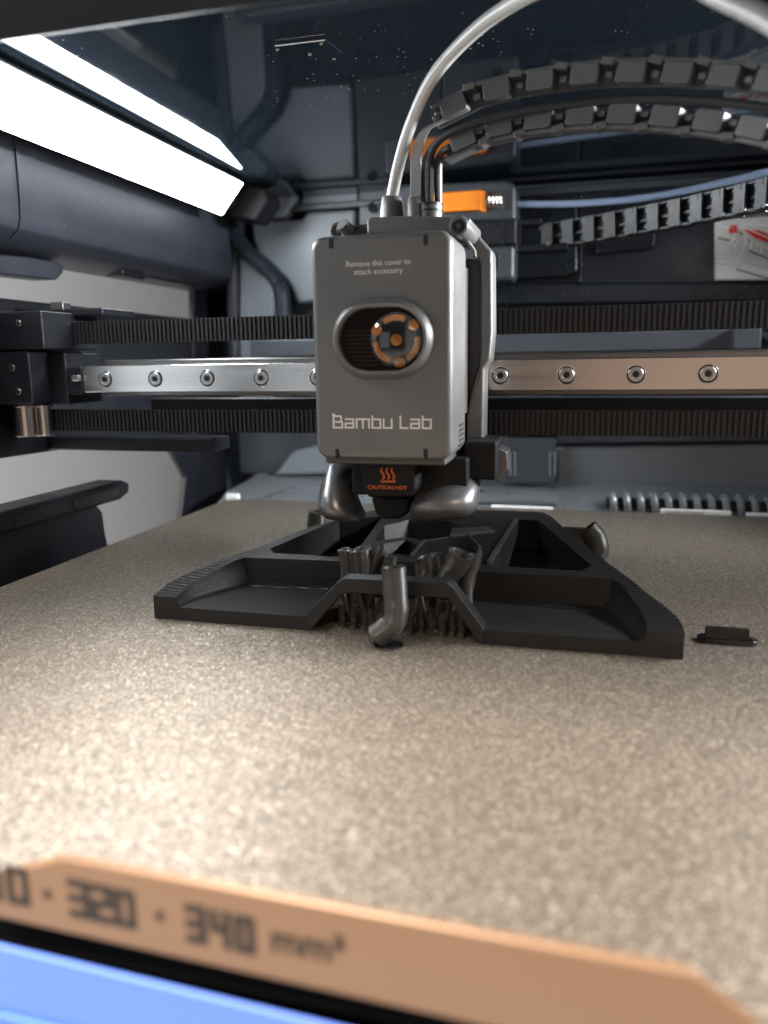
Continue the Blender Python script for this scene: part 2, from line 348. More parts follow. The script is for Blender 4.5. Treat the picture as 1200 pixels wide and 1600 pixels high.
# left wall: roll-edged upper panel, mid beam, back pillar
prof = [(-236, 193.9), (-236.3, 160), (-237, 147), (-238.5, 142.5), (-243, 139.2), (-250, 137), (-264, 134), (-268, 134), (-268, 193.9)]
up = MB(); up.prism([(a, b) for a, b in prof], 60, 529, 'y'); struct(up.build('left_wall_upper', M['side'], bevel=1.0, ang=50))
def wallpoly(pts, name, x0=-266, x1=-262):
    P = [atx(x, y, x1) for x, y in pts]; return struct(MB().prism([(p.y, p.z) for p in P], x0, x1, 'x').build(name, M['black'], bevel=1))
wallpoly([(-260, 443), (-260, 790), (0, 717), (255, 680), (300, 676), (300, 498), (0, 465)], 'left_wall_beam')
wallpoly([(302, 676), (302, 455), (292, 436), (262, 428), (262, 421), (330, 425), (356, 436), (356, 860), (283, 815), (290, 745), (255, 680)], 'left_wall_pillar')
struct(MB().box(-268, -262, 60, 440, -120, -30).build('left_wall_lower', M['black'], bevel=2))
# left corner: S-shaped dark channel and its panels on the back wall
o = MB().pxprism([(372, 392), (385, 398), (404, 414), (422, 436), (430, 455), (431, 640), (372, 640)], 505, 25).build('back_wall_corner_panel', M['lightpanel'], bevel=3, seg=3); struct(o)
o = MB().pxprism([(392, 345), (470, 342), (478, 330), (556, 326), (556, 466), (462, 474), (455, 452), (446, 436), (404, 402), (394, 375)], 516, 14).build('back_wall_left_panel', M['lightpanel'], bevel=3, seg=3); struct(o)
o = MB().pxprism([(405, 303), (470, 296), (452, 328), (440, 340), (392, 342)], 514, 16).build('back_wall_corner_patch', M['lightpanel'], bevel=3, seg=3); struct(o)
o = MB().pxprism([(474, 296), (560, 290), (560, 322), (470, 327)], 519, 11).build('back_wall_upper_strip', M['lightpanel'], bevel=1.5); struct(o)
o = MB().pxprism([(560, 290), (690, 281), (690, 470), (560, 470)], 517, 12).build('back_wall_middle_panel', M['midpanel'], bevel=1.5); struct(o)
ch = MB(); ch.tube(smooth_path([at(366, 330, 500), at(368, 365, 500), at(385, 392, 500), at(415, 418, 500), at(434, 440, 500), at(441, 465, 500), at(443, 520, 500), at(443, 640, 500)]), 5.5, 10)
struct(ch.build('back_wall_channel', M['wall']))
ch = MB(); ch.tube(smooth_path([at(360, 330, 505), at(363, 352, 505), at(364, 400, 505), at(366, 560, 505)]), 4.5, 10); struct(ch.build('back_wall_corner_rib', M['side']))
# ledge under the glass along the back
o = MB().box(-250, 262, YB-14, YB, ZG-9, ZG-4.5).box(-250, 262, YB-7, YB, ZG-4.5, ZG-1).build('back_wall_ledge', M['midpanel'], bevel=1.2, seg=3); struct(o)
# right half of back wall: raised panel with vertical seams
o = MB().pxprism([(700, 300), (902, 290), (902, 425), (885, 432), (700, 440)], 524, 6).build('back_wall_panel', M['wall'], bevel=1.2); struct(o)
o = MB().pxprism([(906, 290), (1300, 262), (1300, 440), (906, 452)], 523, 7).build('back_wall_panel', M['wall'], bevel=1.2); struct(o)
o = MB().pxprism([(560, 442), (1300, 440), (1300, 470), (560, 478)], 520, 8).build('back_wall_step', M['wall'], bevel=2); struct(o)
o = MB().pxprism([(930, 372), (1025, 362), (1022, 385), (1012, 390), (932, 398)], 519, 5).build('back_wall_recess_frame', M['black'], bevel=1.5); struct(o)
struct(MB().pxprism([(575, 319), (583, 315), (590, 321), (590, 330), (583, 334), (575, 329)], 516, 2).build('back_wall_hole', M['hole']))
# lower back
o = MB().pxprism([(868, 697), (1300, 690), (1300, 768), (868, 760)], 516, 12).build('back_wall_lower_panel', M['lowpanel'], bevel=3, seg=3); struct(o)
o = MB().pxprism([(868, 650), (1300, 640), (1300, 690), (868, 694)], 512, 14).build('back_wall_lower_rail', M['midpanel'], bevel=2); struct(o)
o = MB().px(370, 640, 520, 742, 520, 10).build('back_wall_lower_left_panel', M['midpanel'], bevel=3); struct(o)
o = MB().pxprism([(455, 705), (520, 690), (520, 742), (425, 744)], 512, 8).build('back_wall_lower_left_patch', M['lightpanel'], bevel=3); struct(o)
# shelf behind the plate
sh = MB().prism([(530, 8), (520, 6), (500, 3), (470, 1), (456, -4), (452, -14), (452, -30), (530, -30)], -236, 245, 'x')
struct(sh.build('rear_shelf', M['shelf'], bevel=2, seg=3, ang=60))

cp_ = thing('lid_reflection', 'added catch with a bright front edge fixed under the dark glass lid', 'streak', tuple(atz(470, 80, 192)))  # solid strip and dots added in place of a mirrored latch
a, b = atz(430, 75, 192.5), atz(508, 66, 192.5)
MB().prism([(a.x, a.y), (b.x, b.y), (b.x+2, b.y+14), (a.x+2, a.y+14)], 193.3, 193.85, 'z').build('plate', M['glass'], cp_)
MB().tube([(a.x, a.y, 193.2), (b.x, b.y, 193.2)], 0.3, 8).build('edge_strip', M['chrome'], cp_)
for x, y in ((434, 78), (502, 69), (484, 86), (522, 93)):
    p = atz(x, y, 193.1); MB().lathe([(0.6, 0.3), (0.6, -0.1), (0.3, -0.3)], p, 'z', 12).build('rivet', M['steel'], cp_)  # dots belonging to the added reflection

# front top beam of the printer frame, close to the lens
struct(MB().box(-262, 262, 118, 165, 156.5, 200).build('front_frame_beam', M['black'], bevel=4, seg=3))
struct(MB().box(-262, -262+30, 60, 100, -120, 156).build('front_frame_post', M['black'], bevel=4, seg=3))

# ================================================================== LED bar
led = thing('light_bar', 'glowing white LED bar running along the upper left edge of the chamber', 'light bar', (-212, 250, 176))
MB().prism([(-219.5, 173.2), (-204, 191.0), (-205.5, 192.6), (-221, 174.6)], 70, 452, 'y').build('housing', M['black'], led, bevel=0.4)
MB().prism([(-218.2, 172.9), (-203.8, 189.5), (-204.5, 190.2), (-218.9, 173.5)], 74, 449, 'y').build('diffuser', M['led'], led)
MB().pxprism([(352, 338), (384, 287), (412, 292), (420, 312), (398, 346)], 470, 22).build('end_cap', M['toolblack'], led, bevel=2)

# clips on the left wall
g = 'black clips along the lower edge of the left wall panel'
def wall_clip(pts, label, X0=-264, X1=-252):
    P = [atx(x, y, X1) for x, y in pts]
    return tag(MB().prism([(p.y, p.z) for p in P], X0, X1, 'x').build('wall_clip', M['side'] if pts[0][0] < 1 else M['black'], bevel=1.2, org=(X1, P[0].y, P[0].z)), label, 'clip', g)
wall_clip([(-40, 394), (40, 400), (92, 409), (101, 416), (99, 428), (90, 437), (78, 437), (0, 428), (-40, 424)], 'long dark clip with a rounded end hanging at the left picture edge')
wall_clip([(232, 403), (318, 424), (322, 438), (310, 447), (262, 440), (230, 432)], 'black clip in the far corner under the white light bar')
wall_clip([(190, 419), (228, 424), (228, 438), (192, 431)], 'small black latch between the two larger wall clips')
P_ = prof[:5]
o = MB().prism([(a+0.9, b) for a, b in P_]+[(a-0.5, b) for a, b in P_[::-1]], 294.5, 296.3, 'y').build('panel_seam_strip', M['side'], org=(-238, 295, 141)); tag(o, 'thin upright ridge closing a seam on the left wall panel', 'trim strip')

# dark flanged panel at the left of the bed
fp = thing('side_guard', 'dark navy flanged side guard standing left of the build plate', 'guard', (-240, 300, -40))
MB().prism([(60, 18), (330, 18), (336, 12), (337, 0), (341, -18), (342, -40), (60, -40)], -243, -238, 'x').build('panel', M['black'], fp, bevel=1)
MB().prism([(60, 27), (345, 27), (351, 24.5), (350, 20), (342, 17.5), (60, 18.5)], -246, -231, 'x').build('flange', M['black'], fp, bevel=1)
for y0, y1 in ((75, 165), (170, 262), (266, 300), (304, 340)):
    MB().box(-231.2, -230.6, y0, y1, 19.6, 24.0).build('slot', M['hole'], fp)

# ================================================================== bed
bed = thing('build_plate', 'textured bronze build plate filling the lower half, lying on the heated bed', 'build plate', (-45, 270, -1.2))
outline = rrect(-222, 133, 94, 446, 7)
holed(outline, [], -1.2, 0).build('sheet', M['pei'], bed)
hb = MB(); hb.box(-219, 130, 97, 443, -14, -1.3)
tag(hb.build('heated_bed', M['black'], bevel=1, org=(-45, 270, -14)), 'black heated bed slab under the bronze plate', 'heated bed')
tag(MB().px(766, 791.5, 864, 798, 449, 3).build('bed_edge_clip', M['whiteplate'], bevel=0.5, org=(-30, 450, 0)), 'thin bright white strip behind the plate, beside the sheet metal bracket', 'strip')
cl = MB().px(1032, 797, 1143, 808, 449, 2)
bl = thing('bed_label', 'long white label with fine print in front of the ribbed hose', 'label', (80, 450, 0))
cl.build('label_plate', M['whiteplate'], bl, bevel=0.4)
p = at(1070, 801.5, 448.6); text('CAUTION HOT SURFACE', 1.9, bl, M['tooldark'], p, ext=0.05, sx=0.9)
tag(MB().px(1166, 803, 1260, 812, 449, 2).build('bed_label', M['whiteplate'], bevel=0.4, org=(110, 450, 0)), 'white label cut by the right picture edge below the ribbed hose', 'label')
tag(MB().px(352, 772, 372, 782, 449, 4).build('bed_corner_clip', M['whiteplate'], bevel=1, org=(-218, 450, 0)), 'small bright clip at the far left corner of the plate', 'clip')

# plaque on the bed front
YP = 92.0; k = YP/102
pq = thing('front_plaque', 'front plaque with its copper reflection painted on, printed with black build volume numbers', 'plaque', (-30*k, YP, -5))
def pz(z): return CAMZ-(CAMZ-z)*k
def lerpline(A, B, t): return A+(B-A)*t
pA, pB = at(0, 1437, YP), at(600, 1573, YP)
c1, c2, c3, c4 = at(93, 1341, YP), at(1080, 1521, YP), at(1178, 1598, YP), at(0, 1366, YP)
b1, b2 = lerpline(pA, pB, -0.25), lerpline(pA, pB, 1.85); e0 = lerpline(c1, c4, 1.6)
pl = MB().prism([(c1.x, c1.z), (c2.x, c2.z), (c3.x, c3.z), (b2.x+4, b2.z), (b1.x, b1.z), (e0.x, e0.z)], YP, YP+1.9, 'y')
pl.build('face_plate', M['copper'], pq, bevel=0.7, seg=3)
def ptext(b, px, py, size, sx=1.0, bold=0.12):
    p = at(px, py, YP-0.1); text(b, size, pq, M['blackink'], p, ext=0.06, sx=sx, bold=bold)
# squared-off numerals made of bars
SEG = {'0': 'abcdef', '2': 'abged', '3': 'abgcd', '4': 'fgbc'}
def numeral(ch, x, z, wd, h, mb, t=1.3):
    yy0, yy1 = YP-0.14, YP+0.02; x1 = x+wd
    S_ = {'a': (x, x1, z+h-t, z+h), 'd': (x, x1, z, z+t), 'g': (x, x1, z+h/2-t/2, z+h/2+t/2), 'f': (x, x+t, z+h/2, z+h), 'e': (x, x+t, z, z+h/2), 'b': (x1-t, x1, z+h/2, z+h), 'c': (x1-t, x1, z, z+h/2)}
    for i, s in enumerate(SEG[ch]):
        a, b, c, d = S_[s]; e = 0.004*i; mb.box(a-e, b+e, yy0-e, yy1, c-e, d+e)
for i, (chs, pxs) in enumerate((('340', (-65, -29, 14)), ('320', (110, 145, 181)), ('340', (292, 330, 368)))):
    for c, x in zip(chs, pxs):
        yb = 1438+(x-145)*0.215; p = at(x, yb, YP); q = at(x, yb-58, YP); r = at(x+30, yb-29, YP)
        mb = MB(); numeral(c, p.x, p.z, r.x-p.x, q.z-p.z, mb); mb.build('numeral', M['blackink'], pq)
for x, y in ((73, 1397), (249, 1431)):
    p = at(x, y, YP-0.1); MB().lathe([(0.75, -0.1), (0.75, 0.05)], p, 'y', 10).build('dot_mark', M['blackink'], pq)
ptext('mm³', 480, 1477, 6.3, 1.0, 0.12)
# strip below, painted blue for the screen's reflection
bf = thing('blue_reflection_strip', 'pale blue strip painted as a screen reflection below the plaque in the lower left corner', 'painted reflection', (-40, 88, -40))
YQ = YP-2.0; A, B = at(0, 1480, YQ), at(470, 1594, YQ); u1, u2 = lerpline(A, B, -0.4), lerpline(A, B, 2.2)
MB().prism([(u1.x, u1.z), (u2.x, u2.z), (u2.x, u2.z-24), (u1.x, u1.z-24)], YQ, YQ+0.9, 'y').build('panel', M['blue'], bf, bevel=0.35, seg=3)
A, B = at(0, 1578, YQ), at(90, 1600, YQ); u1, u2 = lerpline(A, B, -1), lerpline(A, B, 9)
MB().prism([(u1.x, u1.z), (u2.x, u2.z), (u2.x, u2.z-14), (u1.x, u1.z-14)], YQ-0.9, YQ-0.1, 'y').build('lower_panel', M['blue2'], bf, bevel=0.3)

# ================================================================== the print
pr = thing('printed_tray', 'black 3D printed tray with pockets, stuck to the plate under the tool head', 'printed tray', (-57, 300, 0))
def hz(y): return 8+6*min(1, max(0, (y-226)/26))            # the rim climbs from 8 mm at the front to 14 mm
LSIDE = [(-141.3, 223.2), (-141.6, 228), (-141.2, 233), (-138.1, 240), (-132.8, 247), (-130.2, 252), (-127, 265), (-123.5, 276), (-118, 310), (-111, 331), (-100, 356)]
RSIDE = [(-16, 357), (-8.5, 330), (-1.8, 308), (8.2, 275), (16.0, 252), (17.8, 248), (24.6, 237.5), (27.4, 232), (28.2, 228), (28.2, 223.2)]
BACK = [(-97, 364), (-20, 365.5)]
LPK = [(-118.8, 271.5), (-114.6, 265.2), (-88.2, 264.6), (-85.6, 286), (-92, 341), (-110, 331)]
RPK = [(-29.5, 346), (-31.8, 263.1), (-1.0, 262.8), (2.4, 270.8), (-20.5, 345.3)]
HEX = [(-82, 291), (-70, 301), (-62.5, 296), (-52, 306.5), (-44, 312), (-48, 324), (-60, 336), (-78, 336), (-86, 322)]
SLOT = [(-77.5, 273), (-62.8, 273), (-62.8, 287), (-70, 297), (-77.5, 289)]
base = LSIDE+BACK+RSIDE+[(-29, 223.2), (-37, 238), (-38, 262), (-77, 262), (-77.5, 238), (-85.5, 223.2)]
holed(base, [LPK, RPK, HEX, SLOT], 0, 4.6).build('tray_base', M['plafloor'], pr)
TL = [(-77, 262), (-77.2, 258.4), (-86.2, 258.4), (-122.6, 256.6), (-124.2, 252), (-127.6, 245.5), (-132.3, 234), (-133.1, 228), (-132.8, 223.2)]
TR = [(17.9, 223.2), (18.2, 228), (17.4, 233), (15.9, 238.4), (12.8, 247.5), (10.6, 252), (8.9, 254.4), (-36.2, 254.6), (-37.6, 258), (-38, 262)]
upper = LSIDE+BACK+RSIDE+TR+TL
ru = holed(upper, [LPK, RPK, HEX, SLOT], 4.6, 8.4)
ru.v = [(x, y, hz(y) if z > 6 else z) for x, y, z in ru.v]
ru.build('tray_rim', M['pla'], pr, ang=25)
# curved fillets inside the tray ends
def fillet(top, bot, steps=5):
    mb = MB(); n = len(top)
    for k_ in range(steps+1):
        a = math.pi/2*k_/steps
        for (x, y), (bx, by) in zip(top, bot):
            f_ = 1-math.cos(a); g_ = math.sin(a)
            mb.v.append((x+(bx-x)*f_, y+(by-y)*f_, hz(y)-0.1+(4.63-hz(y)+0.1)*g_))
    for k_ in range(steps):
        mb.f += [(k_*n+i, k_*n+i+1, (k_+1)*n+i+1, (k_+1)*n+i) for i in range(n-1)]
    c0 = len(mb.v); mb.v.append((top[0][0], top[0][1], 4.63))
    mb.f.append(tuple([k_*n for k_ in range(steps+1)]+[c0])); return mb
fillet([(17.9, 223.5), (18.2, 228), (17.4, 233), (15.9, 238.4), (12.8, 247.5), (10.6, 252), (9.0, 254.2)], [(15.6, 223.5), (14.8, 228), (13.4, 233), (11.5, 238), (8.4, 246), (6.8, 250), (5.8, 254.2)]).build('fillet', M['plafloor'], pr, ang=60)
fillet([(-132.8, 223.5), (-133.1, 228), (-132.3, 234), (-127.6, 245.5), (-124.2, 252), (-122.7, 256.4)], [(-131.4, 223.5), (-131, 228), (-129.6, 234), (-125, 244.5), (-122.4, 250.5), (-121, 256.4)]).build('fillet', M['plafloor'], pr, ang=60)
for poly, z in ((LPK, 0.8), (RPK, 0.8), (HEX, 0.5), (SLOT, 2.0)):
    MB().prism(poly, 0.05, z, 'z').build('pocket_floor', M['pla'], pr)
for (ax, ay), (bx, by) in (((388, 917), (512, 922)), ((742, 938), (925, 956))):
    a, b = atz(ax, ay, 4.62), atz(bx, by, 4.62)
    MB().prism([(a.x, a.y), (b.x, b.y), (b.x, b.y+0.7), (a.x, a.y+0.7)], 4.55, 4.95, 'z').build('ridge', M['pla'], pr)
# arch (nose bridge)
A_ = [at(x, y, 223) for x, y in ((480, 959), (527, 909), (538, 903), (698, 910), (708, 917), (757, 983), (755, 1006), (748, 1005), (701, 934), (540, 926), (531, 930), (487, 984), (482, 984))]
MB().prism([(p.x, max(0.15, p.z)) for p in A_], 222.7, 228.6, 'y').build('arch', M['pla'], pr, bevel=0.35)
# walls standing round the opening behind the arch
MB().prism([(-77.6, 4.0), (-76.2, 4.0), (-75.6, 19.5), (-77.2, 19.5)], 243, 262, 'y').build('inner_wall', M['plafloor'], pr, bevel=0.2)
MB().prism([(-38.4, 4.0), (-36.9, 4.0), (-34.6, 19.6), (-36.2, 19.6)], 240, 262, 'y').build('inner_wall', M['plasup'], pr, bevel=0.2)
MB().prism([(-77, 9.0), (-38, 9.0), (-38, 13.5), (-77, 13.5)], 262.2, 264, 'y').build('inner_wall', M['plafloor'], pr, bevel=0.3)
for p_, q_ in (((-82, 291), (-70, 301)), ((-70, 301), (-62.5, 296)), ((-62.5, 296), (-52, 306.5)), ((-52, 306.5), (-44, 312))):
    a, b = Vector(p_), Vector(q_); d = (b-a).normalized(); nn = Vector((-d.y, d.x))*1.0
    t = MB(); n0 = a+nn*4.0; n1 = b+nn*4.0
    t.v = [(a.x, a.y, 14.4), (b.x, b.y, 14.4), (n1.x, n1.y, 7.5), (n0.x, n0.y, 7.5), (a.x, a.y, 13.2), (b.x, b.y, 13.2), (n1.x, n1.y, 6.3), (n0.x, n0.y, 6.3)]
    t.f = [(0, 1, 2, 3), (4, 7, 6, 5), (0, 4, 5, 1), (1, 5, 6, 2), (2, 6, 7, 3), (3, 7, 4, 0)]
    t.build('facet', M['plafloor'], pr)
P4 = [atz(x, y, 15.6) for x, y in ((703, 834), (706, 825), (764, 822), (773, 828))]
MB().prism([(p.x, p.y) for p in P4], 14.02, 15.6, 'z').build('raised_tab', M['plasup'], pr, bevel=0.2)
MB().prism([(-33.4, 264), (-31.9, 264), (-29.6, 345), (-31.0, 345)], 14.02, 15.4, 'z').build('rib', M['plasup'], pr)
MB().prism([(-62.6, 270), (-61.6, 270), (-61.6, 296), (-62.6, 296)], 14.02, 14.9, 'z').build('rib', M['plasup'], pr)
MB().prism([(-46.5, 300), (-45.4, 300.6), (-37.4, 280), (-38.4, 279.4)], 14.02, 17, 'z').build('rib', M['plasup'], pr)
# tree supports
def support(px, y, Y, top, r=2.2, forks=()):
    b = at(px, y, Y); t = MB(); b.z = 0
    t.tube(smooth_path([(b.x, Y, 0), (b.x+0.4, Y, 3), (b.x, Y, top*0.5), (b.x+0.3, Y, top)], 3), [r*1.5]+[r]*9, 12)
    for dx, dz, rr in forks:
        t.tube(smooth_path([(b.x, Y, top*0.4), (b.x+dx*0.5, Y-0.4, top*0.4+dz*0.4), (b.x+dx, Y, top*0.4+dz)], 3), rr, 10)
    return t.build('support_tree', M['plabrown'], pr, ang=60)
def hollow(path, r, flare=1.0):
    """an open support trunk with a hollow mouth"""
    P = smooth_path(path, 5); n = len(P); rs = [r*1.15*(1+0.018*math.sin(i*1.3))*(1+(flare-1)*max(0, i/n-0.7)/0.3) for i in range(n)]
    t = MB(); t.tube(P, rs, 16, cap=False); t.tube(P, [q-0.55 for q in rs], 16, cap=False)
    b = 0; N_ = len(P)*16
    for k in range(16): t.f.append(((n-1)*16+k, (n-1)*16+(k+1) % 16, N_+(n-1)*16+(k+1) % 16, N_+(n-1)*16+k))
    return t.build('support_trunk', M['plasup'], pr, ang=60)
# tall crooked trunk standing in front of the arch
a0 = at(597, 985, 214); a0.z = 2.8
ft = at(587, 982, 214); ft.z = 3.5
MB().lathe([(0.4, -2.6), (1.9, -2.1), (2.9, -1.0), (3.2, 0)], ft+Vector((0.2, 0, 0)), 'x', 20).build('support_foot', M['plasup'], pr, ang=60)
hollow([ft, at(600, 984, 214.3), at(614, 974, 214.8), at(619, 952, 215.4), at(617, 922, 216), at(615, 886, 216.6)], 3.25)
MB().lathe([(4.6, 0.02), (4.6, 0.25)], (at(606, 990, 215).x, 216, 0), 'z', 24).build('support_brim', M['pla'], pr)
# trunks rising behind the arch
for pts, r, fl in ((((541, 905), (541, 880), (537, 858)), 1.7, 1.12), (((566, 905), (567, 880), (563, 858)), 2.8, 1.2), (((578, 900), (586, 878), (596, 858)), 1.3, 1.15),
                   (((668, 905), (672, 885), (668, 868)), 2.6, 1.15), (((690, 905), (686, 885), (682, 866)), 1.6, 1.1), (((699, 905), (712, 886), (722, 866)), 3.5, 1.18), (((604, 900), (605, 884), (607, 868)), 1.3, 1.1), (((612, 900), (613, 884), (614, 870)), 1.0, 1.1), (((656, 905), (656, 890), (655, 878)), 1.3, 1.1), (((730, 905), (736, 885), (742, 868)), 1.6, 1.1), (((553, 905), (552, 885), (549, 860)), 1.3, 1.15)):
    P = [at(x, y, 236-0.02*x*0) for x, y in pts]; bx = P[0].x
    hollow([(bx, 236, 0.1), (bx, 236, 6)]+P, r, fl)
for px, forks in ((552, ((-3, 8, 0.8), (2.4, 8, 0.8))), (580, ((-4.5, 9, 0.8), (3.5, 8, 0.7))), (657, ((-2.4, 7, 0.6), (2.2, 7.5, 0.6))), (690, ((3, 9, 0.9), (-1.8, 6, 0.6))), (535, ((2, 6, 0.7),)), (570, ((2.5, 9, 0.7), (-3, 7, 0.6))), (640, ((2.0, 8, 0.7),)), (672, ((-3, 9, 0.7), (3, 8, 0.6))), (720, ((2, 7, 0.8),)), (706, ((-2, 8, 0.7), (2.6, 9, 0.8)))):
    support(px, 985, 228+random.uniform(0, 3), 7.5, 1.5, forks)
# barrel shaped hinge ends sticking out of the tray's sides
def barrel(pts, r, label=None):
    P = [Vector(p) for p in pts]; t = MB(); n = len(P)
    t.tube(P, r, 18, cap=False); t.tube(P, [q-0.8 for q in r], 18, cap=False); N_ = n*18
    for e in (0, n-1):
        for k in range(18): t.f.append((e*18+k, e*18+(k+1) % 18, N_+e*18+(k+1) % 18, N_+e*18+k))
    return t.build('hinge_barrel', M['plasup'], pr, ang=60)
c = atz(928, 845, 7); barrel([(c.x+1.5, c.y, 0.2), (c.x+1.2, c.y, 5), (c.x, c.y, 9), (c.x-3, c.y, 12.5)], [5.0, 5.2, 5.1, 4.7])
c = atz(494, 810, 9); barrel([(c.x, c.y, 0.2), (c.x, c.y, 6), (c.x+0.8, c.y, 12.5)], [4.8, 4.8, 4.4])
MB().box(atz(895, 828, 12).x-4, atz(895, 828, 12).x+5, atz(895, 828, 12).y, atz(895, 828, 12).y+2.5, 5, 13).build('hinge_tab', M['plasup'], pr, bevel=0.3)
# the small clip
ck = thing('printed_clip', 'small black printed clip lying alone on the plate at the right edge', 'clip', (42.5, 241, 0))
MB().prism(rrect(34, 51, 238, 243.5, 2.6), 0, 1.6, 'z').build('base', M['pla'], ck, bevel=0.3)
MB().box(36.5, 48.8, 241.2, 243.2, 1.6, 4.2).build('tongue', M['pla'], ck, bevel=0.3)
MB().box(36.0, 49.4, 238.6, 239.8, 1.6, 2.4).build('lip', M['pla'], ck, bevel=0.3)

# ================================================================== gantry
rail = thing('linear_rail', 'polished steel linear rail with a row of screws behind the tool head', 'rail', (-20, 305, 72))
YR = 305.0; z0, z1 = 73.3, 85.0
MB().prism([(YR, z0), (YR, z1), (YR+3, z1), (YR+5, z1-2.6), (YR+8, z1-2.6), (YR+8, z0+2.6), (YR+5, z0+2.6), (YR+3, z0)], -222, 260, 'x').build('rail_body', M['steel'], rail, bevel=0.35)
sc = MB().lathe([(3.3, 0.02), (3.3, -0.02)], (0, 0, 0), 'y', 28)
rim = meshof(sc, 'counterbore', M['hole'])
s1 = MB(); s1.lathe([(2.85, -0.05), (2.85, -0.35), (2.6, -0.6), (1.7, -0.62), (1.5, -0.35)], (0, 0, 0), 'y', 28); screw = meshof(s1, 'screw', M['screw'], ang=25)
hx = MB().lathe([(1.3, -0.36), (1.3, -0.4)], (0, 0, 0), 'y', 6); hexm = meshof(hx, 'hex_socket', M['hole'])
ringm = MB(); ringm.lathe([(3.6, -0.02), (3.5, -0.08), (3.32, -0.02)], (0, 0, 0), 'y', 28); ringme = meshof(ringm, 'ring', M['chrome'])
for kx in range(18):
    X = -208.9+kx*24.98
    if -95 < X < -60 and False: continue
    c = inst('counterbore', rim, rail, (X, YR-0.03, 79.0+(-0.06*kx)*0))
    c2 = inst('screw', screw, rail, (X, YR, 79.0)); inst('hex_socket', hexm, c2, (X, YR-0.4, 79.0)); inst('washer_ring', ringme, c2, (X, YR-0.01, 79.0))
beam = MB().box(-216, 260, 314, 330, 71.0, 87.4)
tag(beam.build('gantry_beam', M['steeldark'], bevel=0.8, org=(20, 322, 71)), 'dark metal beam that carries the polished steel rail', 'beam')
tag(MB().box(-205, 260, 334, 345, 62, 69.2).build('gantry_tie_bar', M['black'], bevel=0.8, org=(20, 340, 62)), 'black bar running just under the steel rail', 'bar')
def belt(zc, xa, xb, label, Y=318, h=9.8, pitch=2.03):
    t = thing('toothed_belt', label, 'belt', ((xa+xb)/2, Y, zc-h/2), 'toothed rubber belts of the gantry')
    MB().box(xa, xb, Y-1.0, Y+0.6, zc-h/2, zc+h/2).build('band', M['belt'], t)
    mb = MB(); x = xa+1
    while x < xb:
        mb.box(x-0.52, x+0.52, Y-1.9, Y-1.0, zc-h/2+0.15, zc+h/2-0.15); x += pitch
    stuff(mb.build('teeth', M['belt'], t, bevel=0)); return t
pu = at(480, 512, 310); belt(pu.z+0.4, -243, 262, 'upper toothed black belt running behind the tool head above the steel rail', Y=312)
pd = at(480, 660, 310); belt(pd.z+0.6, -262, 262, 'lower toothed black belt running behind the tool head below the steel rail', Y=308)
# left carriage bracket and idlers
br = thing('gantry_bracket', 'dark idler bracket holding the left end of the steel rail', 'bracket', (-250, 300, 60))
MB().px(-60, 487, 66, 547, 290, 40).build('upper_block', M['black'], br, bevel=0.8)
MB().px(-60, 549, 47, 632, 291, 40).build('lower_block', M['black'], br, bevel=0.8)
MB().px(47, 552, 104, 632, 303, 26).build('rail_mount', M['black'], br, bevel=0.8)
MB().px(100, 574, 128, 617, 304, 10).build('rail_end_block', M['black'], br, bevel=0.5)
MB().px(66, 482, 160, 494, 312, 26).build('top_tongue', M['black'], br, bevel=0.8)
MB().px(-60, 684, 330, 704, 330, 20).build('bottom_arm', M['black'], br, bevel=0.8)
MB().px(78, 472, 98, 488, 318, 6).build('pin', M['steeldark'], br, bevel=0.5)
MB().px(110, 586, 124, 596, 302.5, 2).build('bolt', M['screw'], br, bevel=0.8)
for x, y, Y_ in ((20, 575, 290.8), (30, 612, 290.8), (30, 505, 289.8)):
    MB().lathe([(1.5, 0), (1.5, -0.5), (1.1, -0.8)], at(x, y, Y_), 'y', 16).build('bolt', M['steeldark'], br)
def idler(px, Y, za, zb, r, label, mname='chrome'):
    p = at(px, 600, Y); t = thing('idler_pulley', label, 'pulley', (p.x, Y, za), 'idler pulleys on the gantry bracket')
    MB().lathe([(r+1.2, za), (r+1.2, za+0.8)], (p.x, Y, 0), 'z', 28).build('flange', M[mname], t, bevel=0.2)
    MB().lathe([(r, za+0.8), (r, zb-0.8)], (p.x, Y, 0), 'z', 28).build('drum', M[mname], t)
    MB().lathe([(r+1.2, zb-0.8), (r+1.2, zb)], (p.x, Y, 0), 'z', 28).build('flange', M[mname], t, bevel=0.2)
zl0, zl1 = at(50, 681, 300).z, at(50, 633, 300).z
idler(34, 300, zl0, zl1, 4.4, 'silver idler with a copper glint under the left bracket, outermost of two')
idler(63, 303, zl0, zl1, 3.6, 'silver idler under the left bracket, nearer the tool head')
idler(84, 309, at(84, 546, 309).z, at(84, 499, 309).z, 4.4, 'small idler in the upper bracket where the upper belt starts')
# rear gantry parts seen through the gap
rb = MB().px(390, 530, 1150, 558, 470, 14)
q0, q1 = at(390, 545, 470), at(1148, 528, 470)
tag(MB().box(q0.x, q1.x, 470, 484, q0.z-5.6, q0.z+5.6).build('rear_slide_bar', M['midpanel'], bevel=1.2, org=(0, 470, q0.z)), 'grey slide bar at the back seen between belt and rail', 'bar')
MB_ = thing('rear_bracket', 'small grey bracket at the right end of the rear slide bar', 'bracket', tuple(at(1168, 528, 462)))
MB().px(1147, 511, 1190, 546, 460, 16).build('block', M['midpanel'], MB_, bevel=1)
t = MB(); c = at(1188, 530, 468)
for i in range(14): t.lathe([(3.0, 0), (4.0, 0.5), (3.0, 1.0)], (c.x+i*1.05+1, c.y, c.z), 'x', 14)
tag(t.build('lead_screw', M['chrome'], org=tuple(c)), 'short length of threaded screw at the right picture edge', 'screw')
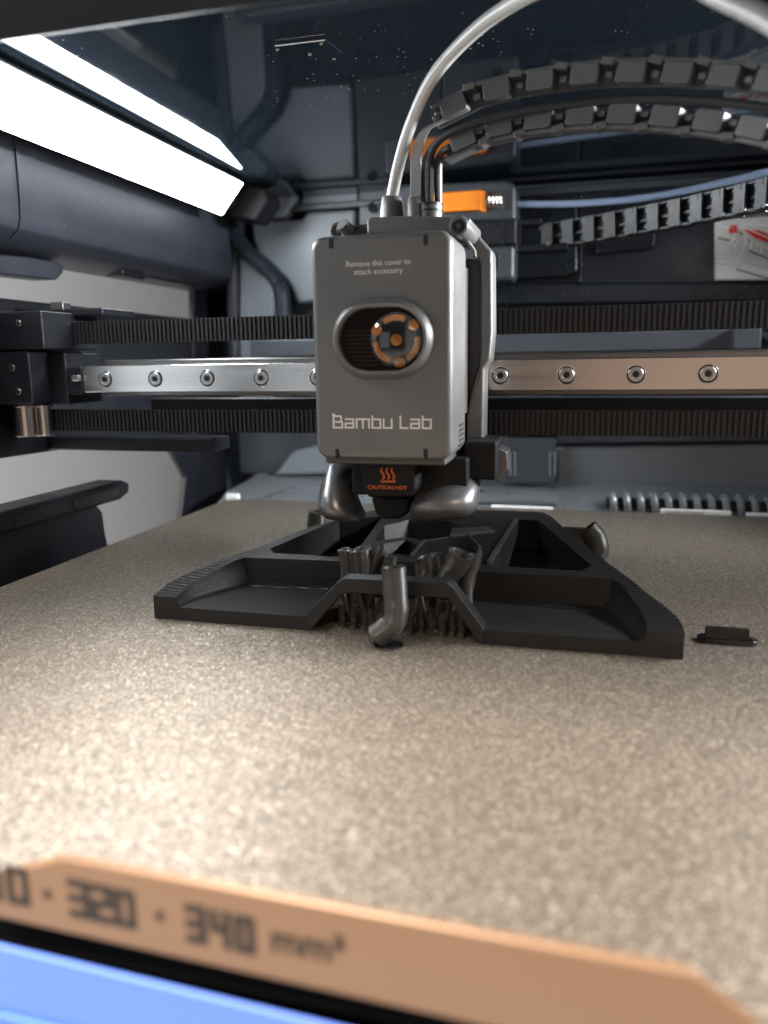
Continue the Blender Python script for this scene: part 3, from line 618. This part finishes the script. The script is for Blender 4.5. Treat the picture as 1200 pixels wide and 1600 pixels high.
tr = thing('rear_truss', 'grey truss with diagonal struts behind the lower belt', 'truss', tuple(at(1000, 640, 500)))
for a, b in ((( 900, 655), (950, 618)), ((1015, 655), (965, 618)), ((1090, 655), (1140, 618)), ((1205, 655), (1155, 618))):
    MB().pxprism([(a[0]-9, a[1]), (b[0]-9, b[1]), (b[0]+9, b[1]), (a[0]+9, a[1])], 500, 6).build('strut', M['midpanel'], tr, bevel=0.6)
MB().px(792, 612, 882, 668, 502, 6).build('plate', M['midpanel'], tr, bevel=1)

# ================================================================== rear items
box_ = thing('cutter_housing', 'grey housing with an orange block and spring on the back wall', 'housing', tuple(at(740, 345, 480)))
MB().pxprism([(600, 288), (795, 281), (806, 290), (806, 345), (600, 347)], 488, 30).build('upper_case', M['midpanel'], box_, bevel=3, seg=4)
MB().px(640, 300, 752, 331, 484, 6).build('orange_block', M['orange'], box_, bevel=0.8)
MB().px(750, 298, 758, 330, 483.5, 6).build('orange_end', M['orange'], box_, bevel=0.5)
MB().px(757, 301, 787, 328, 487.2, 1.4).build('spring_window', M['brownlabel'], box_, bevel=0.3)
a, b = at(757, 314, 485), at(786, 313, 485); pts = []
for i in range(5*12+1):
    tt = i/(5*12); an = 2*math.pi*5*tt; pp = a.lerp(b, tt); pts.append((pp.x, pp.y-0.6+2.2*math.sin(an), pp.z+4.4*math.cos(an)))
MB().tube(pts, 0.38, 6).build('spring', M['chrome'], box_)
MB().px(690, 345, 806, 384, 484, 20).build('middle_block', M['black'], box_, bevel=1)
MB().px(767, 356, 786, 376, 483.4, 1).build('square_hole', M['hole'], box_)
for x, y in ((763, 350), (785, 350), (763, 380), (785, 380)):
    MB().lathe([(1.0, 0), (0.8, -0.7)], at(x, y, 484), 'y', 12).build('rivet', M['chrome'], box_)
MB().px(690, 384, 804, 440, 486, 22).build('lower_case', M['midpanel'], box_, bevel=3, seg=4)
MB().px(766, 396, 780, 420, 485.3, 0.9).build('square_emboss', M['wall'], box_, bevel=0.3)
# blue-white tube along the back
path = smooth_path([at(800, 319, 500), at(900, 318, 500), at(1000, 310, 495), at(1100, 292, 480), at(1200, 268, 462), at(1300, 235, 440)])
tag(MB().tube(path, 1.9, 10).build('rear_tube', M['bluetube'], org=tuple(path[0])), 'thin pale blue tube rising to the right across the back wall', 'tube')

def link_chain(label, path, pitch, me_a, start=0):
    P = resample(smooth_path(path, 10), pitch); t = thing('cable_chain', label, 'cable chain', tuple(P[0]), 'cable chains')
    for i in range(len(P)-1):
        a, b = P[i], P[i+1]; x = (b-a).normalized(); up = Vector((0, 0, 1)); up = (up-x*x.dot(up)).normalized(); y = x.cross(up)  # y: away/towards
        R = Matrix((x, -y if False else y, up)).transposed().to_4x4()
        if (R.to_3x3().determinant() < 0): R = Matrix((x, -y, up)).transposed().to_4x4()
        inst('chain_link', me_a, t, (a+b)/2, R)
    return t, P
# small rear chain: flat crossbars and open windows
l = MB()
l.box(-5.2, 0.9, -1.0, 0.8, -6.6, 6.6)
l.box(0.9, 6.4, 0.2, 0.9, 5.6, 6.5); l.box(0.9, 6.4, 0.2, 0.9, -6.5, -5.6); l.box(0.9, 6.4, 2.3, 3.0, -0.9, 0.5)
l.box(-4.4, 6.8, 1.0, 8.0, 5.7, 6.9); l.box(-4.4, 6.8, 1.0, 8.0, -6.9, -5.7)
l.box(-6.4, -5.2, -0.5, 0.5, 3.4, 5.2); l.box(-6.4, -5.2, -0.5, 0.5, -5.2, -3.4)
l.box(-1.8, -1.0, -1.3, -1.0, 3.8, 6.6); l.box(-1.8, -1.0, -1.3, -1.0, -6.6, -5.0)
M['chain2'] = mat('rear_chain_plastic', (0.036, 0.037, 0.040), 0.38, bump=0.2, bscale=1500, rvar=0.08, cvar=0.1)
lm = meshof(l, 'chain_link', M['chain2'], bevel=0.2)
link_chain('dark ladder shaped cable chain rising to the right in front of the back wall', [at(845, 369, 462), at(900, 361, 458), at(1000, 343, 446), at(1100, 323, 428), at(1200, 300, 404), at(1320, 268, 370)], 11.6, lm)
rc = [o for o in bpy.data.objects if o.name.startswith('cable_chain')][0]; ic = smooth_path([at(850, 369, 468), at(900, 361, 464), at(1000, 343, 452), at(1100, 323, 434), at(1200, 300, 410), at(1320, 268, 376)])
MB().ribbon(ic, (0, 0.3, 5.6), 3.0).build('inner_cable', M['chaindark'], rc)
ca = thing('chain_anchor', 'black anchor bracket where the rear cable chain starts', 'bracket', tuple(at(830, 390, 462)))
MB().px(806, 342, 846, 352, 458, 12).build('upper_jaw', M['black'], ca, bevel=0.8)
MB().px(806, 380, 888, 392, 458, 14).build('lower_jaw', M['black'], ca, bevel=0.8)
MB().px(806, 350, 815, 384, 460, 12).build('web', M['black'], ca, bevel=0.5)
MB().lathe([(1.6, 0), (1.2, -0.9)], at(857, 381, 457.8), 'y', 14).build('rivet', M['chrome'], ca)

# big chain to the tool head
l = MB()
for s in (1, -1):
    l.prism([(x, z*s) for x, z in rrect(-4.3, 4.2, 2.8, 8.2, 0.9, 3)], -2.2, 2.0, 'y')
    l.box(-7.6, 5.2, -1.0, 4.0, 8.2*s, 9.4*s); l.prism([(4.4, 7.9*s), (8.2, 7.4*s), (8.6, 9.2*s), (4.6, 10.1*s)], -1.8, 3.4, 'y')
    l.box(-8.0, -5.6, -0.8, 1.6, 4.3*s, 6.0*s)
l.box(-8.2, 8.0, 3.2, 4.2, 2.8, 8.6); l.box(-8.2, 8.0, 3.2, 4.2, -8.6, -2.8)
lm2 = meshof(l, 'chain_link', M['chain'], bevel=0.3)
cp = [at(690, 208, 268), at(735, 183, 266), at(800, 165, 264), at(880, 153, 260), at(960, 147, 256), at(1050, 149, 250), at(1130, 156, 243), at(1210, 166, 235), at(1330, 190, 222)]
link_chain('large grey cable chain arching from the tool head out of the right picture edge', cp, 13.4, lm2)
cb = smooth_path([at(672, 322, 275), at(672, 270, 272), at(674, 240, 269), at(688, 218, 266), at(720, 200, 263), at(770, 184, 261), at(850, 168, 258), at(960, 156, 254), at(1080, 156, 245), at(1210, 170, 232), at(1330, 192, 220)])
tag(MB().tube(cb, 1.25, 10).build('cable', M['cable'], org=tuple(cb[0])), 'thick dark grey cable running inside the large cable chain', 'cable')
cb = smooth_path([at(684, 322, 276), at(683, 270, 273), at(686, 246, 270), at(700, 232, 268), at(740, 214, 266)])
tag(MB().tube(cb, 1.1, 10).build('cable', M['cable'], org=tuple(cb[0])), 'short dark cable bending into the chain at the right of the bundle', 'cable')

# PTFE feed tube
pt = smooth_path([at(611, 318, 276), at(622, 262, 274), at(641, 197, 268), at(672, 128, 261), at(715, 74, 254), at(775, 22, 243), at(850, -18, 228), at(960, -42, 212), at(1060, -32, 198), at(1130, -2, 188), at(1200, 32, 180), at(1290, 90, 170)], 8)
tag(MB().tube(pt, 2.05, 14).build('feed_tube', M['ptfe'], org=tuple(pt[0])), 'translucent white feed tube arching up from the tool head and over to the right', 'tube')

# stickers on the back wall
st = thing('picture_label', 'pale grey pictogram label with white outlines and red marks at the right edge', 'label', tuple(at(1190, 438, 519)))
P = [at(x, y, 519) for x, y in ((1117, 343), (1290, 330), (1290, 436), (1117, 438))]
MB().prism([(p.x, p.z) for p in P], 519, 522, 'y').build('label_plate', M['sticker'], st, bevel=1.2, seg=3)
def line(pts, r=0.7, m='stickerline', Y=518.8):
    P = [at(x, y, Y) for x, y in pts]; MB().tube(P, r, 6).build('drawn_line', M[m], st)
for pts in (((1122, 352), (1145, 356), (1150, 372), (1121, 366)), ((1121, 378), (1142, 382), (1150, 372)), ((1122, 394), (1138, 396), (1138, 404), (1121, 402)), ((1120, 410), (1148, 414), (1162, 398), (1160, 385)), ((1148, 404), (1146, 396), (1152, 388), (1158, 392), (1152, 404)), ((1150, 354), (1168, 358), (1215, 378)), ((1160, 368), (1200, 388), (1215, 398)), ((1150, 410), (1215, 430)), ((1160, 350), (1215, 352)), ((1166, 372), (1166, 384)), ((1174, 376), (1174, 388)), ((1182, 380), (1182, 392)), ((1190, 384), (1190, 396)), ((1138, 384), (1146, 372)), ((1146, 386), (1152, 376))):
    line(pts)
for P_a in (((1122, 372), (1150, 378)), ((1150, 420), (1215, 440)), ((1154, 362), (1172, 376)), ((1170, 392), (1200, 404))):
    line(P_a, 0.35, 'tooldark', 518.6)
MB().px(1140, 352, 1152, 364, 518.2, 1).build('red_mark', M['red'], st)
MB().pxprism([(1162, 358), (1186, 360), (1225, 376), (1225, 388), (1180, 372)], 518.3, 1).build('red_mark', M['red'], st)
wl = thing('warning_label', 'brown warning label on the back wall, partly behind the rear cable chain', 'label', tuple(at(1190, 336, 520)))
P = [at(x, y, 520) for x, y in ((1112, 337), (1138, 306), (1290, 292), (1290, 326))]
MB().prism([(p.x, p.z) for p in P], 520, 521.5, 'y').build('label_plate', M['brownlabel'], wl, bevel=0.4)
text('do not touch or lift by hand', 3.2, wl, M['whiteink'], at(1190, 318, 519.8), ext=0.05); text('CAUTION', 3.2, wl, M['whiteink'], at(1152, 327, 519.8), ext=0.05)
text('ATTENTION PINCH', 3.4, wl, M['whiteink'], at(1185, 334, 517), ext=0.05)
text('LR', 3.0, wl, M['whiteink'], at(980, 291, 521.5), ext=0.05)

# sheet metal bracket behind the plate
sb = thing('sheet_bracket', 'thin grey sheet metal bracket with two embossed slots behind the plate', 'bracket', tuple(at(815, 790, 500)))
MB().px(775, 684, 868, 752, 500, 1.6).build('upright', M['midpanel'], sb, bevel=0.5)
P1 = [at(775, 752, 500), at(868, 752, 500)]; zf = at(820, 790, 462).z
MB().prism([(P1[0].x, 500), (P1[1].x, 500), (P1[1].x+2, 462), (P1[0].x-8, 462)], zf-1, zf+1.0, 'z').build('foot', M['midpanel'], sb, bevel=0.4)
for x in (802, 864):
    a, b = at(x-1, 707, 499.6), at(x-1, 743, 499.6); d = 1.5
    MB().tube([(a.x-d, a.y, a.z), (a.x+d, a.y, a.z), (b.x+d, b.y, b.z), (b.x-d, b.y, b.z), (a.x-d, a.y, a.z)], 0.55, 8).build('embossed_slot', M['lightpanel'], sb)
a, b = at(790, 768, 470), at(850, 780, 470); MB().box(a.x, b.x, 468, 490, zf+1.1, zf+1.7).build('dark_pad', M['wall'], sb, bevel=0.3)

# ribbed hose / bed cable chain
hs = thing('ribbed_cable_chain', 'row of dark curved chain ribs lying behind the right half of the plate', 'cable chain', tuple(at(1080, 800, 462)))
c0 = at(955, 788, 466); pts = []
rb = MB()
arc = [(5.0*math.cos(a)*1.2-5.0, 7.2*math.sin(a)) for a in [math.radians(x) for x in range(90, -61, -15)]]
pa = [Vector((x*0+i*0.22, -abs(5.6*math.cos(math.radians(90-i*14))), 6.6*math.cos(math.radians(i*14)))) for i in range(0, 12)]
rb.tube(pa, [2.1]*len(pa), 8)
M['ribmat'] = mat('rib_plastic', (0.20, 0.21, 0.22), 0.28, metal=0.3, rvar=0.08)
rbm = meshof(rb, 'rib', M['ribmat'])
for i in range(30):
    X = c0.x+i*7.6
    if X > 240: break
    inst('rib', rbm, hs, (X, 466, c0.z-0.4))
MB().tube([(c0.x-3, 468, c0.z-0.5), (240, 468, c0.z-0.5)], 4.4, 12).build('core', M['chaindark'], hs)
MB().box(c0.x-4, 240, 456, 476, c0.z-9, c0.z-6.6).build('tray', M['shelf'], hs, bevel=0.8)

# ================================================================== tool head
th = thing('tool_head', 'dark grey printer tool head with oval window hanging over the printed tray', 'tool head', (-65, 275, 30))
X0, X1, Y0, Y1, Z0, Z1 = -88.5, -42.4, 244, 272, 53.2, 124.4
cov = MB().prism([(x, z) for x, z in rrect(X0, X1, Z0, Z1, 4.5, 6)], Y0, Y1, 'y')
cover = cov.build('front_cover', M['tool'], th, bevel=2.0, seg=4)
# dark notches at the cover's corners
for x, y in ((517, 380), (665, 375), (527, 709), (665, 709)):
    p = at(x, y, Y0); MB().box(p.x-0.7, p.x+0.7, Y0-0.35, Y0+1.5, p.z-1.6, p.z+1.6).build('notch', M['hole'], th, bevel=0.3)
# oval window with raised bezel
def oval(cx, cz, hw, hh, n=20):
    d = hw-hh; out = []
    for s, a0 in ((1, -90), (-1, 90)):
        for k_ in range(n+1):
            a = math.radians(a0+180*k_/n); out.append((cx+s*d+hh*math.cos(a), cz+hh*math.sin(a)))
    return out
oc = at(596, 530, Y0-1); cx, cz = oc.x, oc.z
ov = [oval(cx, cz, 17.0, 12.9), oval(cx, cz, 16.3, 12.2), oval(cx, cz, 14.9, 10.9), oval(cx, cz, 14.0, 10.0), oval(cx, cz, 13.6, 9.6)]
ys = [Y0+0.3, Y0-1.6, Y0-2.7, Y0-2.5, Y0-0.3]
bz = MB(); n = len(ov[0])
for o_, y in zip(ov, ys): bz.v += [(x, y, z) for x, z in o_]
for i in range(4):
    for k_ in range(n): bz.f.append((i*n+k_, i*n+(k_+1) % n, (i+1)*n+(k_+1) % n, (i+1)*n+k_))
bz.build('window_bezel', M['tool'], th, ang=50)
win = MB().prism(oval(cx, cz, 13.75, 9.75), Y0-0.9, Y0-0.12, 'y')
M['lens'] = mat('dark_window', (0.006, 0.005, 0.006), 0.05, coat=0.5)
win.build('window', M['lens'], th)
M['louvre'] = mat('louvre_brown', (0.016, 0.007, 0.004), 0.6, spec=0.15)
# louvre lines in the left half of the window
for i in range(9):
    z = cz-8.2+i*1.35; xs = cx-11.8+max(0, 3-i)*0.9
    MB().box(xs, cx-1.6, Y0-1.05, Y0-0.9, z, z+0.42).build('louvre', M['louvre'], th)
wc = at(620, 531, Y0-1.2)
MB().lathe([(8.4, 0.3), (8.4, -0.1), (8.0, -0.25)], wc, 'y', 40).build('gear_disc', mat('gear_smoke', (0.03, 0.032, 0.036), 0.14, rvar=0.08, cvar=0.5), th)
def ringarc(r0, r1, a0, a1, y):
    P_ = [(wc.x+r0*math.cos(math.radians(a)), wc.z+r0*math.sin(math.radians(a))) for a in range(a0, a1+1, 6)] + [(wc.x+r1*math.cos(math.radians(a)), wc.z+r1*math.sin(math.radians(a))) for a in range(a1, a0-1, -6)]
    return MB().prism(P_, y-0.12, y, 'y')
for a0, a1 in ((66, 126), (186, 252), (300, 366)):
    ringarc(5.7, 7.4, a0, a1, wc.y-0.28).build('gear_arc', M['goldpart'], th)
for x, y in ((586, 514), (650, 504), (620, 531), (625, 568)):
    p = at(x, y, wc.y-0.3); 
    if (p-wc).length > 7.3: p = wc+(p-wc).normalized()*6.9; p.y = wc.y-0.3
    MB().lathe([(1.75, 0), (1.75, -0.15), (1.5, -0.3)], p, 'y', 20).build('gear_pin', M['goldpart'], th)
M['clearlens'] = bpy.data.materials.new('clear_dome'); M['clearlens'].use_nodes = True
b_ = M['clearlens'].node_tree.nodes['Principled BSDF']; b_.inputs['Transmission Weight'].default_value = 1; b_.inputs['Roughness'].default_value = 0.02; b_.inputs['IOR'].default_value = 1.5
dome = MB(); dome.lathe([(8.6, -0.75), (8.2, -1.3), (6.6, -2.1), (4.4, -2.7), (2.0, -3.0), (0.3, -3.05)], wc, 'y', 40); dome.build('lens_dome', M['clearlens'], th, ang=70)
# lettering
p = at(590.5, 411, Y0-0.1); text('Remove this cover to', 2.45, th, M['whiteink'], p, ext=0.04, sx=0.98, roll=0.0)
p = at(590.5, 424, Y0-0.1); text('attach accessory', 2.45, th, M['whiteink'], p, ext=0.04, sx=0.98)
def strokes(lines, x, z, h, t, y, mb):
    i = len(mb.v)
    for ln in lines:
        for (ax, az), (bx, bz) in zip(ln, ln[1:]):
            a = Vector((x+ax*h, z+az*h)); b = Vector((x+bx*h, z+bz*h)); d = (b-a).normalized()*t/2; nn = Vector((-d.y, d.x)); i += 1
            q = [a-d-nn, b+d-nn, b+d+nn, a-d+nn]; mb.prism([tuple(v) for v in q], y-0.10-0.0015*(i % 23), y+0.02, 'y')
GL = {'B': (0.80, [[(0, 0), (0, 1)], [(0, 1), (0.70, 1), (0.70, 0.52)], [(0, 0.5), (0.8, 0.5), (0.8, 0), (0, 0)], [(-0.05, 1.16), (0.14, 1.06), (0.2, 1.0)]]),
      'a': (0.72, [[(0.02, 0.74), (0.72, 0.74), (0.72, 0), (0, 0), (0, 0.38), (0.72, 0.38)]]),
      'm': (1.14, [[(0, 0), (0, 0.74), (1.14, 0.74), (1.14, 0)], [(0.57, 0.74), (0.57, 0)]]),
      'b': (0.72, [[(0, 1), (0, 0), (0.72, 0), (0.72, 0.74), (0, 0.74)]]),
      'u': (0.72, [[(0, 0.74), (0, 0), (0.72, 0), (0.72, 0.74)]]),
      'L': (0.64, [[(0, 1), (0, 0), (0.64, 0)]]), ' ': (0.18, [])}
p = at(521.5, 668, Y0); x_ = p.x; hL = 3.75
for ch_ in 'Bambu Lab':
    wd_, ls = GL[ch_]
    if ls:
        mb = MB(); strokes(ls, x_, p.z, hL, 0.54, Y0, mb); mb.build('letter', M['whiteink'], th)
    x_ += (wd_+0.30)*hL
# body behind cover
MB().box(-86, -44.5, 272, 300, 52, 121).build('body', M['tooldark'], th, bevel=1)
MB().box(-44.6, -43.6, 272, 297, 66, 117).build('side_panel', M['tooldark'], th, bevel=0.3)
MB().pxprism([(718, 344), (734, 352), (769, 392), (770, 520), (766, 562), (757, 575), (755, 706), (728, 706), (728, 650), (736, 612), (748, 572), (750, 545), (750, 410), (742, 398), (724, 376)], 284, 12).build('side_rib', M['tool'], th, bevel=1.2, seg=3)
MB().pxprism([(728, 404), (752, 404), (753, 560), (744, 590), (735, 630), (726, 650)], 289, 5).build('side_infill', M['tooldark'], th, bevel=0.6)
MB().box(-43.4, -38.8, 290, 300, 74, 106).build('carriage_flange', M['tool'], th, bevel=0.8)
rib2 = [at(727, 372, 276), at(741, 392, 279), at(742, 402, 280)]
MB().ribbon(rib2, (0, 2, 0), 1.2).build('strut', M['tool'], th, bevel=0.3)
for i in range(5):
    z = at(728, 664+i*7.5, 268).z; MB().box(-42.6, -42.3, 258, 268, z, z+1.0).build('vent_slit', M['hole'], th)
# top deck, bosses and collars
MB().pxprism([(573, 366), (573, 345), (578, 339), (636, 337), (688, 338), (735, 340), (735, 366)], 268, 26).build('top_deck', M['tool'], th, bevel=1.2, seg=3)
MB().px(540, 350, 580, 366, 276, 20).build('top_step', M['tooldark'], th, bevel=1)
def boss(px, py, Y, r, ln, tilt=0):
    p = at(px, py, Y); MB().lathe([(r*0.62, 0.6), (r*0.66, 0), (r*0.9, -0.3), (r, 0.3), (r, ln)], p, 'y', 28).build('screw_boss', M['tool'], th)
    MB().lathe([(r*0.64, -0.05), (r*0.64, 0.1)], p, 'y', 24).build('screw_hole', M['hole'], th)
    MB().lathe([(r*0.30, -0.25), (r*0.30, 0.0)], p, 'y', 6).build('hex_socket', M['steeldark'], th)
boss(717, 353, 262, 3.3, 22)
boss(528, 360, 274, 3.0, 14)
MB().tube([at(534, 350, 272), at(546, 362, 275)], 2.4, 14).build('angled_boss', M['tool'], th)
def collar(px, ya, yb, Y, ra, rb_, name, mm):
    a, b = at(px, ya, Y), at(px, yb, Y); MB().lathe([(ra, b.z), (rb_, a.z-0.6), (rb_-0.4, a.z), (rb_-0.9, a.z)], (a.x, Y, 0), 'z', 28).build(name, M[mm], th)
collar(612, 307, 342, 277, 4.2, 3.5, 'tube_collar', 'tool')
collar(650, 310, 342, 276, 3.6, 3.5, 'strap_collar', 'tool')
collar(672, 318, 342, 277, 4.2, 4.4, 'cable_collar', 'tooldark')
M['strap'] = mat('strap_grey', (0.26, 0.26, 0.27), 0.4, bump=0.1)
stp = smooth_path([at(650, 330, 275), at(650, 270, 273), at(651, 240, 272), at(664, 205, 270), at(690, 190, 268), at(705, 180, 267)], 4)
MB().ribbon(stp, (1.9, 0, 0.4), 1.0).build('chain_strap', M['strap'], th, bevel=0.2)
MB().ribbon([at(687, 330, 277), at(687, 255, 275)], (0.6, 0, 0), 3).build('chain_strap', M['strap'], th, bevel=0.2)
MB().ribbon(smooth_path([at(662, 330, 276), at(661, 270, 275), at(667, 240, 273), at(680, 222, 271)], 4), (0.9, 0, 0.2), 2).build('chain_strap', M['chaindark'], th, bevel=0.2)
for i in range(2):
    p = at(672, 320, 277); MB().lathe([(4.5, -0.6+i*-2), (4.5, 0.2+i*-2)], (p.x, 277, p.z), 'z', 20).build('cable_tie', M['black'], th, bevel=0.1)
# underside: lip, hot end, sock, ducts, box
MB().box(-86.5, -45, 247, 296, 51.2, 54.6).build('lower_lip', M['tooldark'], th, bevel=0.8)
MB().box(-82, -40, 262, 298, 38, 52).build('hot_end_block', M['toolblack'], th, bevel=1)
hp = MB().pxprism([(562, 720), (650, 720), (650, 765), (640, 778), (575, 778), (566, 765)], 252, 14); hp.build('hot_end_cover', M['toolblack'], th, bevel=1.2)
MB().pxprism([(578, 776), (641, 776), (636, 804), (624, 812), (596, 812), (586, 804)], 262, 14).build('nozzle_sock', M['toolblack'], th, bevel=1.5)
for i in range(3):
    a = [at(598+i*8+2.4*math.sin(k_*1.25), 749-k_*3.6, 251.8) for k_ in range(6)]
    MB().tube(a, 0.42, 6).build('heat_mark', M['orangeink'], th)
MB().pxprism([(595, 751), (618, 751), (618, 754), (595, 754)], 251.75, 0.3).build('heat_mark', M['orangeink'], th)
text('CAUTION HOT', 1.75, th, M['orangeink'], at(605, 762, 251.9), ext=0.05, bold=0.04, sx=1.15)
def duct(rows, Y, name='fan_duct'):
    """rows: (px centre, py, half-width px, depth mm)"""
    mb = MB(); n = 18; b = 0
    for pxc, py, hw, dp, dy in rows:
        c = at(pxc, py, Y+dy); e = at(pxc+hw, py, Y+dy); rx = e.x-c.x
        for k_ in range(n):
            a = 2*math.pi*k_/n; sgn = lambda v: math.copysign(abs(v)**0.75, v)
            mb.v.append((c.x+rx*sgn(math.cos(a)), c.y+dp*sgn(math.sin(a)), c.z))
    for i in range(len(rows)-1):
        for k_ in range(n): mb.f.append((i*n+k_, i*n+(k_+1) % n, (i+1)*n+(k_+1) % n, (i+1)*n+k_))
    mb.f.append(tuple(range(n))); mb.f.append(tuple((len(rows)-1)*n+k_ for k_ in range(n)))
    return mb.build(name, M['duct'], th, ang=70)
duct([(532, 722, 10, 9, 8), (532, 742, 20, 11, 6), (530, 765, 24, 12, 3), (529, 782, 26, 12, 1), (533, 796, 29, 11, 0), (541, 806, 28, 9, 0), (552, 812, 15, 5, 0), (557, 814, 5, 2, 0)], 268)
duct([(722, 742, 20, 9, 6), (714, 756, 36, 11, 3), (702, 770, 47, 12, 0), (696, 784, 52, 11, -2), (692, 796, 52, 10, -2), (686, 805, 44, 8, -2), (668, 811, 26, 5, -2), (652, 814, 8, 2, -2)], 268)
MB().px(724, 690, 776, 750, 268, 24).build('side_box', M['toolblack'], th, bevel=1)
MB().pxprism([(776, 698), (792, 706), (794, 735), (780, 748), (776, 748)], 276, 12).build('side_box_bracket', M['duct'], th, bevel=0.8)
